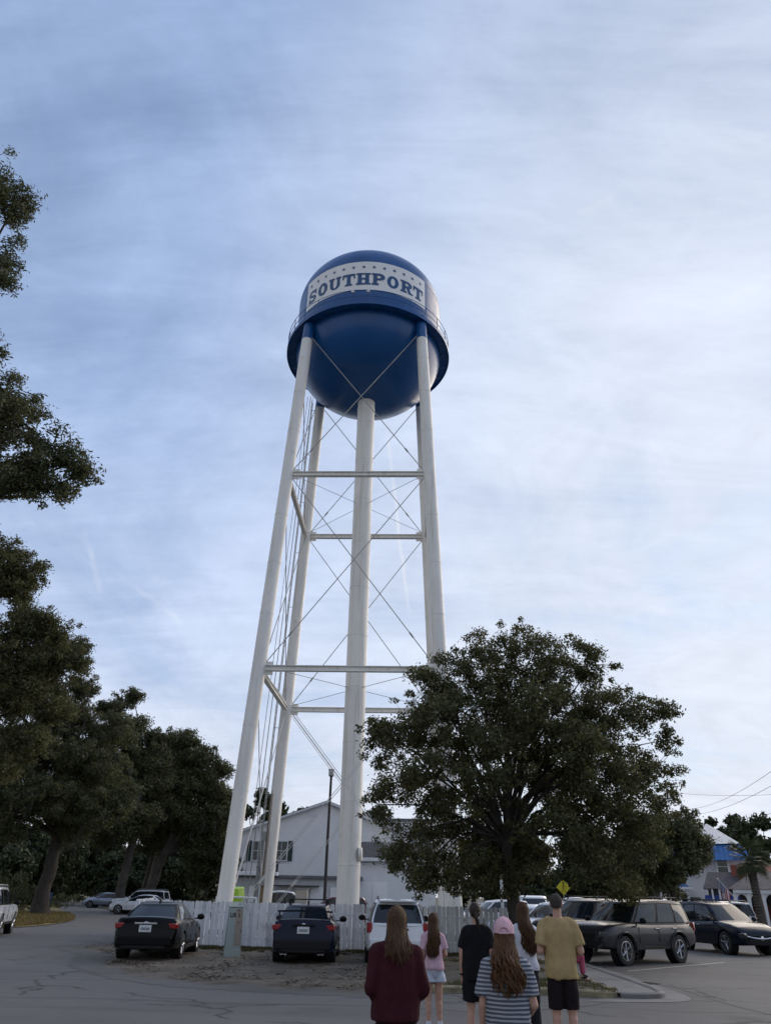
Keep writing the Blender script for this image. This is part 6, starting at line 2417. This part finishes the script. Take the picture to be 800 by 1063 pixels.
    b.ell(hd((0, -.004, 1.653)), (.074, .094, .097), 22, 16, mtx=h3)
    b.ell(hd((0, .036, 1.590)), (.055, .058, .072), 18, 12, mtx=h3)
    b.ell(hd((0, .082, 1.545)), (.022, .016, .016), 10, 8, mtx=h3)
    b.capsule(hd((0, .088, 1.640)), hd((0, .108, 1.608)), .008, .013, 8, 3)
    for s in (-1, 1):
        b.ell(hd((s * .076, -.004, 1.635)), (.010, .020, .032), 10, 8, mtx=h3)
        b.ell(hd((s * .034, .080, 1.662)), (.026, .012, .008), 10, 6, mtx=h3)
    me = fuse(b, 'body', voxel, 3, .5)
    link('body', me, 'skin', t)
    # face details
    for s in (-1, 1):
        e = MB(); e.ell(hd((s * .031, .083, 1.643)), (.0115, .0065, .0062), 12, 8, mtx=h3); eo = e.build('eye', 'eye', t, 60)
        e = MB(); e.ell(hd((s * .031, .0885, 1.643)), (.0062, .003, .0058), 10, 6, mtx=h3); e.build('iris', 'iris', eo, 60)
        e = MB(); e.tube([hd((s * .015, .093, 1.662)), hd((s * .034, .0915, 1.667)), hd((s * .05, .080, 1.661))], [.003, .004, .002], 6); e.build('eyebrow', hair or 'hair_dark', t, 60)
    m = MB(); m.ell(hd((0, .0935, 1.572)), (.024, .006, .0075), 14, 8, mtx=h3); m.build('mouth', 'lips', t, 60)

    # ---- top garment
    def arm_point(s, u):
        """u: 0 shoulder, 1 elbow, 2 wrist"""
        return J['sh', s].lerp(J['el', s], u) if u <= 1 else J['el', s].lerp(J['wr', s], u - 1)

    if top:
        mat, hem, inf, slv, opts = top['mat'], top['hem'], top.get('inf', .02), top.get('sleeve', .62), top
        c = MB()
        rr = []
        zs = [hem, hem + .04]
        base = {z: (rx, ry, y) for z, rx, ry, y in TR}
        rows = [(hem, None), (hem + .05, None)] + [(z, None) for z, *_ in TR if z > hem + .09 and z < 1.47]
        for z, _ in rows:
            rx = np.interp(z, [q[0] for q in TR], [q[1] for q in TR]); ry = np.interp(z, [q[0] for q in TR], [q[2] for q in TR]); yo = np.interp(z, [q[0] for q in TR], [q[3] for q in TR])
            loose = opts.get('loose', .012)
            f = 1.0 if z < 1.25 else max(0.15, 1 - (z - 1.25) / .2)
            wide = max(rx, opts.get('straight', 0) * .155 * build if z < 1.3 else 0)
            rr.append(ring(z, wide, max(ry, .105 if z < 1.3 else 0), yo, inf + loose * f))
        rr.append(ring(1.482, .060, .058, -.008, inf * .55))
        c.loft(rr)
        for s in (-1, 1):
            r0, r1 = .060 * am + inf * .66, .050 * am + inf * (1.0 if slv <= 1 else .6)
            c.capsule(J['sh', s] + Vector((-s * .075, -.008, .026)), J['sh', s] + Vector((s * .0, 0, -.012)), r0 * .92, r0)
            if slv <= 1:
                c.tube([J['sh', s] + Vector((0, 0, -.01)), arm_point(s, slv * .5), arm_point(s, slv)], [r0, (r0 + r1) / 2 + .004, r1 + .010], 18)
            else:
                c.tube([J['sh', s] + Vector((0, 0, -.01)), arm_point(s, .5), arm_point(s, .92)], [r0, r0 * .98, r1], 18)
                c.capsule(arm_point(s, .95), arm_point(s, 1.05), r1 * 1.02, r1 * 1.02)
                c.tube([arm_point(s, 1.02), arm_point(s, 1.5), arm_point(s, slv - .06), arm_point(s, slv)], [r1, r1 * .95, r1 * .85, r1 * .62], 18)
        if opts.get('hood'):
            c.ell((0, -.085, 1.44), (.135, .075, .075), 18, 10)
            c.ell((0, -.115, 1.385), (.09, .045, .085), 16, 10)
            for s in (-1, 1):
                c.capsule((s * .085, -.05, 1.47), (s * .065, .06, 1.42), .042, .03)
        me = fuse(c, 'top', opts.get('voxel', .011), 5, .5, opts.get('folds', .006), opts.get('fsc', 10), seed)
        to = link(opts.get('name', 'shirt'), me, mat, t)
        if opts.get('hood'):
            w = MB()
            zz = hem
            w.loft([ring(hem - .012, .172 * build, .12, 0, inf * .7), ring(hem + .012, .176 * build, .123, 0, inf * .9), ring(hem + .05, .172 * build, .12, 0, inf * .9)])
            link('waistband', fuse(w, 'waistband', .012, 3, .5, .003, 14, seed), mat, to)
        if opts.get('hemline'):
            w = MB()
            pts = [(x * 1.005, y * 1.005, z + .03) for x, y, z in rr[0]]
            w.tube(pts + pts[:1], .003, 5, cap=False); w.build('hem_seam', mat, to, 60)
    # ---- bottoms
    if bottom:
        mat, end, inf = bottom['mat'], bottom['end'], bottom.get('inf', .015)     # end: 0 hip .. 1 knee .. 2 ankle
        c = MB()
        ih = min(inf, .014); wz = min(1.0, (top['hem'] if top else .95) + .08)
        TI = lambda z, q: float(np.interp(z, [v[0] for v in TR], [v[q] for v in TR]))
        c.loft([ring(.80, .12 * build, .09, 0, ih)] + [ring(z, TI(z, 1), TI(z, 2), TI(z, 3), max(ih, .010)) for z in (.85, .88, .91, .94, .97) if z < wz - .015] + [ring(wz, TI(wz, 1), TI(wz, 2), TI(wz, 3), .009)])
        for s in (-1, 1):
            kn, hp, an = J['kn', s], J['hip', s], J['an', s]
            if end <= 1:
                e = hp.lerp(kn, end)
                c.tube([hp + Vector((-s * .012, 0, -.05)), hp.lerp(kn, end * .5), e], [.083 + ih, .085 + inf * 1.4, .072 + inf * (1.6 + bottom.get('flare', 0))], 20)
            else:
                c.tube([hp + Vector((-s * .01, 0, -.04)), hp.lerp(kn, .5), kn], [.086 + ih, .078 + inf, .060 + inf], 20)
                c.capsule(hp.lerp(kn, .96), kn.lerp(an, .04), .060 + inf, .059 + inf)
                e = kn.lerp(an, end - 1)
                c.tube([kn, kn.lerp(e, .5), e], [.059 + inf, .055 + inf, .044 + inf * 1.1], 20)
        me = fuse(c, 'bottom', .011, 4, .5, bottom.get('folds', .005), 10, seed + 5)
        link(bottom.get('name', 'shorts'), me, mat, t)
    # ---- shoes
    for s in (-1, 1):
        an = J['an', s]
        c = MB()
        if not legs:
            c.ell((an.x, an.y - .02, .055), (.041, .055, .055), 16, 10)
            c.ell((an.x + s * .008, an.y + .09, .038), (.048, .125, .036), 18, 10)
            c.box((an.x + s * .006, an.y + .055, .014), (.082, .25, .026))
        else:
            c.ell(an + Vector((0, .035, -.045)), (.045, .105, .042), 16, 10)
            c.ell(an + Vector((0, 0, -.02)), (.042, .05, .05), 14, 10)
        me = fuse(c, 'shoe', .009, 3)
        so_ = link('shoe', me, shoes, t)
        if shoes == 'shoe_white' and not legs:
            k_ = MB(); k_.lathe([(.040, 0), (.043, .05), (.041, .11)], 16, (an.x, an.y, .08)); k_.build('sock', 'cloth_white', t, 60)
    return t, hd, h3, J


def smoothstep(x):
    x = max(0, min(1, x)); return x * x * (3 - 2 * x)


def long_hair(t, hd, mat, zend, width=.12, n=520, seed=1, wave=.012, yback=-.155, part=0.0, flare=.25, amax=2.05, rag=.07, side=0.0, ztop=88):
    r = random.Random(seed)
    c = Vector((0, -.012, 1.655)); E = Vector((.086, .106, .108))
    b = MB()
    b.ell(hd((0, -.016, 1.660)), (.080, .098, .101), 20, 14)
    n = int(n * 3.4)
    locks = [(r.uniform(-1, 1), r.uniform(0, 6.28), r.uniform(.6, 1.4)) for _ in range(26)]
    for i in range(n):
        a = r.uniform(-amax, amax)
        zr_ = c.z + E.z * math.sin(R(r.uniform(15, 88) if ztop > 80 else r.uniform(-28, ztop)))
        lk = locks[int((a / amax * .5 + .5) * 25.99)]
        ze = zend + r.uniform(-rag, rag) + .05 * abs(a / amax) + lk[0] * .02 + r.gauss(0, .015)
        pts, rs = [], []
        K = 15
        lay = r.uniform(-.012, .022)
        for j in range(K + 1):
            u = j / K
            z = zr_ + (ze - zr_) * u
            dz = (z - c.z) / E.z
            q = math.sqrt(max(.02, 1 - dz * dz)) if dz > 0 else 1.0
            x1 = E.x * q * math.sin(a) * 1.02; y1 = c.y - E.y * q * math.cos(a)
            w = smoothstep((1.62 - z) / .24)
            dn = max(0, (1.5 - z))
            x2 = width * (a / amax) * (1 + flare * dn) + side * dn; y2 = yback - .03 * math.cos(a) * 0 + .055 * abs(a / amax) ** 2 - lay
            x = x1 + (x2 - x1) * w; y = y1 + (y2 - y1) * w
            wv = wave * w * lk[2] * r.uniform(.7, 1.2)
            x += wv * math.sin(z * 34 + lk[1]) + lk[0] * .004 * w + r.gauss(0, .004) * w + r.uniform(-.0025, .0025)
            y += wv * .7 * math.cos(z * 29 + lk[1]) + r.uniform(-.002, .002)
            p = Vector((x, y, z))
            if z > 1.5: p = hd(p)
            pts.append(p); rs.append(.0034 * (1 - .6 * u ** 2) * (.6 + .4 * min(1, u * 6)))
        b.tube(pts, rs, 5, cap=False)
    return b.build('hair', mat, t, 60)


def ball_cap(t, hd, h3, mat, back_open=True, hairmat_='hair_brown'):
    b = MB()
    rings = []
    n = 32
    for i in range(10):
        a = PI / 2 * i / 9.3
        q = math.cos(a); z = math.sin(a)
        rings.append([hd((.090 * q * math.cos(2 * PI * j / n), -.008 + .110 * q * math.sin(2 * PI * j / n), 1.665 + .108 * z)) for j in range(n)])
    rings.insert(0, [hd((.0905 * math.cos(2 * PI * j / n), -.008 + .1105 * math.sin(2 * PI * j / n), 1.645)) for j in range(n)])
    b.loft(rings, cap=True)
    co_ = b.build('cap', mat, t, 60)
    v = MB()
    rows = []
    for i in range(7):
        u = i / 6
        row = []
        for j in range(13):
            s = -1 + 2 * j / 12
            row.append(hd((.082 * s, .072 + .030 * (1 - s * s) + u * .075 * (1 - .75 * s * s), 1.660 - .018 * u - .020 * s * s)))
        rows.append(row)
    top = [p for r_ in rows for p in r_]; low = [p - Vector((0, 0, .004)) for p in top]
    F = [(i * 13 + j, i * 13 + j + 1, (i + 1) * 13 + j + 1, (i + 1) * 13 + j) for i in range(6) for j in range(12)]
    v.add(top, F); v.add(low, [f[::-1] for f in F])
    v.build('brim', mat, co_, 60)
    k = MB(); k.ell(hd((0, -.008, 1.773)), (.008, .008, .005), 10, 6); k.build('button', mat, co_, 60)
    s = MB()
    for a in (R(90), R(30), R(150), R(-30), R(210), R(-90)):
        s.tube([hd((.0915 * math.cos(a) * math.cos(e), -.008 + .1115 * math.sin(a) * math.cos(e), 1.665 + .109 * math.sin(e))) for e in [R(5 + 83 * q / 7) for q in range(8)]], .0014, 4)
    s.build('cap_seam', mat, co_)
    if back_open:
        o = MB()
        pts = [hd((.034 * math.cos(a), -.1215 + .010 * (math.cos(a)) ** 2 + (.004 * math.sin(a)), 1.649 + .038 * math.sin(a))) for a in [PI * q / 12 for q in range(13)]]
        o.add(pts, [tuple(range(13))])
        o.build('cap_opening', hairmat_, co_)
        o = MB(); o.tube([hd((.043 * math.cos(a), -.1175 + .012 * (math.cos(a)) ** 2, 1.648 + .046 * math.sin(a))) for a in [PI * q / 12 for q in range(13)]], .004, 6)
        o.tube([hd((x, -.122 + 5 * x * x, 1.646)) for x in (-.045, -.02, 0, .02, .045)], .007, 6)
        o.build('cap_strap', mat, co_, 60)
    return co_


def P2(px, d): return (xat(px, d), d)


G = 'people walking towards the water tower'
# 1 girl in the maroon hoodie
x, y = P2(412, 7.1)
t, hd, h3, J = person('person in a maroon hoodie and black leggings with loose light brown hair', (x, y), 1.655, R(5), True,
                      {-1: ((-.232, -.05, 1.13), (-.10, .15, 1.02)), 1: ((.232, -.05, 1.13), (.10, .15, 1.02))}, None, G,
                      dict(mat='cloth_maroon', hem=.90, inf=.030, sleeve=1.9, hood=True, loose=.014, straight=1.05, folds=.024, fsc=7, name='hoodie'),
                      dict(mat='cloth_black', end=1.95, inf=.008, name='leggings', folds=.002), 'shoe_white', 'hair_lightbrown', seed=3, build=.98)
long_hair(t, hd, 'hair_lightbrown', 1.40, .120, 520, 5, .010, -.165, flare=.4, rag=.07)
# 2 girl in pink
x, y = P2(449, 12.6)
t, hd, h3, J = person('person in a pale pink shirt and light denim shorts with long brown hair', (x, y), 1.51, R(12), True,
                      {1: ((.205, -.04, 1.13), (.17, .20, 1.10)), -1: ((-.19, -.02, 1.12), (-.12, .16, 1.0))}, None, G,
                      dict(mat='cloth_pink', hem=.91, inf=.022, sleeve=.72, loose=.012, folds=.012, hemline=True),
                      dict(mat='cloth_denim', end=.42, inf=.022, flare=1.0, name='shorts'), 'shoe_white', 'hair_brown', seed=4, build=.90)
long_hair(t, hd, 'hair_brown', 1.13, .105, 520, 8, .012, -.150, flare=.15, rag=.05, side=-.12)
# 3 person in black
x, y = P2(492.5, 11.2)
t, hd, h3, J = person('person in black shirt and black shorts with dark hair tied back', (x, y), 1.675, R(-13), True,
                      {-1: ((-.205, -.02, 1.12), (-.215, .03, .86)), 1: ((.20, -.02, 1.13), (.15, .18, 1.02))}, None, G,
                      dict(mat='cloth_black', hem=.82, inf=.022, sleeve=.75, loose=.014, straight=1.04, folds=.016),
                      dict(mat='cloth_black', end=.80, inf=.024, name='shorts'), 'shoe_dark', 'hair_dark', seed=6, build=.98, head_turn=R(6))
b = MB(); b.ell(hd((0, -.018, 1.662)), (.083, .102, .103), 22, 16); b.ell(hd((0, -.05, 1.615)), (.070, .066, .06), 18, 12)
b.build('hair', 'hair_dark', t, 60)
r = random.Random(3); b = MB()
for i in range(150):
    a = r.uniform(0, 6.28); q = r.uniform(0, .026)
    pts = [hd((.018 * math.cos(a) * .4, -.108, 1.655 + .012 * math.sin(a)))] + [Vector((.012 + q * math.cos(a) * (1 - abs(u - .45)) + .05 * u, -.128 - .012 * math.sin(a) * (1 - u) - .020 * math.sin(PI * u), 1.64 - .22 * u)) for u in (.2, .4, .6, .8, 1.0 + r.uniform(-.1, .1))]
    b.tube(pts, [.004, .006, .006, .005, .004, .0015], 5, cap=False)
b.build('ponytail', 'hair_dark', t, 60)
w = J['wr', -1]; e = J['el', -1]; d = (w - e).normalized()
b = MB(); b.tube([w - d * .035, w - d * .012], .031, 18); wb = b.build('watch', 'plastic_black', t, 50)
b = MB(); b.box(w - d * .024 + Vector((-.030, 0, 0)), (.010, .032, .034)); b.build('watch_face', 'chrome', wb, bev=.003)
# 4 striped shirt, pink cap
x, y = P2(521, 6.75)
t, hd, h3, J = person('person in a navy and white striped shirt and pink ball cap with long wavy hair', (x, y), 1.585, R(-8), True,
                      {-1: ((-.21, -.03, 1.11), (-.22, .06, .86)), 1: ((.222, -.05, 1.12), (.18, .16, 1.02))}, None, G,
                      dict(mat='cloth_stripe', hem=.78, inf=.022, sleeve=.80, loose=.012, straight=1.06, folds=.018),
                      dict(mat='cloth_black', end=.85, inf=.018, name='shorts'), 'shoe_white', 'hair_auburn', seed=7, build=.97)
long_hair(t, hd, 'hair_auburn', 1.28, .122, 640, 12, .020, -.168, flare=.5, rag=.09, side=.10, ztop=-8)
ball_cap(t, hd, h3, 'cloth_capink', True, 'hair_dark')
# 5 long haired woman with white top
x, y = P2(541, 11.7)
t, hd, h3, J = person('person in a white top and dark trousers with very long brown hair', (x, y), 1.685, R(14), True,
                      {-1: ((-.205, -.02, 1.14), (-.16, .14, 1.0)), 1: ((.21, -.02, 1.14), (.16, .16, 1.02))}, None, G,
                      dict(mat='cloth_white', hem=.90, inf=.020, sleeve=.35, loose=.014, folds=.007, name='top'),
                      dict(mat='cloth_print', end=1.9, inf=.024, name='trousers'), 'shoe_dark', 'hair_brown', seed=9, head_turn=R(-8))
long_hair(t, hd, 'hair_brown', 1.15, .112, 560, 15, .013, -.150, flare=.2, rag=.06, side=.10)
# 6 man
x, y = P2(576.5, 10.8)
t, hd, h3, J = person('person in mustard shirt, dark shorts and cropped grey hair carrying a child', (x, y), 1.80, R(-5), False,
                      {-1: ((-.245, -.05, 1.12), (-.12, .20, 1.10)), 1: ((.250, -.04, 1.12), (.20, .22, 1.07))}, None, G,
                      dict(mat='cloth_mustard', hem=.83, inf=.020, sleeve=.80, loose=.012, straight=1.06, folds=.020, hemline=True),
                      dict(mat='cloth_shorts', end=.94, inf=.010, name='shorts', folds=.007), 'shoe_dark', 'hair_dark', seed=10, build=.97, head_turn=R(-10))
b = MB(); b.ell(hd((0, -.010, 1.668)), (.0785, .0985, .0885), 24, 16); b.ell(hd((0, -.040, 1.628)), (.0705, .0615, .050), 18, 12); b.build('hair', 'hair_crop', t, 60)
man = Vector((x, y, 0))
# 7 child carried in front, one leg hanging at the man's right side
ct, hd, h3, J = person('small person in pink leggings carried in front by the one in mustard', (man.x + .10, man.y + .25), 1.0, R(-60), True,
                       {-1: ((-.22, .02, 1.2), (-.12, .22, 1.25)), 1: ((.24, .05, 1.16), (.24, .27, 1.06))},
                       {-1: ((-.20, .20, .88), (-.24, .26, .50)), 1: ((.30, .25, 1.02), (.31, .25, .68))}, G,
                       dict(mat='cloth_kid', hem=.86, inf=.022, sleeve=.8, loose=.014), dict(mat='cloth_legging', end=1.95, inf=.012, name='leggings'), 'shoe_dark', 'hair_lightbrown', seed=14, root_z=.50, build=1.1)
long_hair(ct, hd, 'hair_lightbrown', 1.47, .105, 260, 21, .006, -.12, rag=.04)
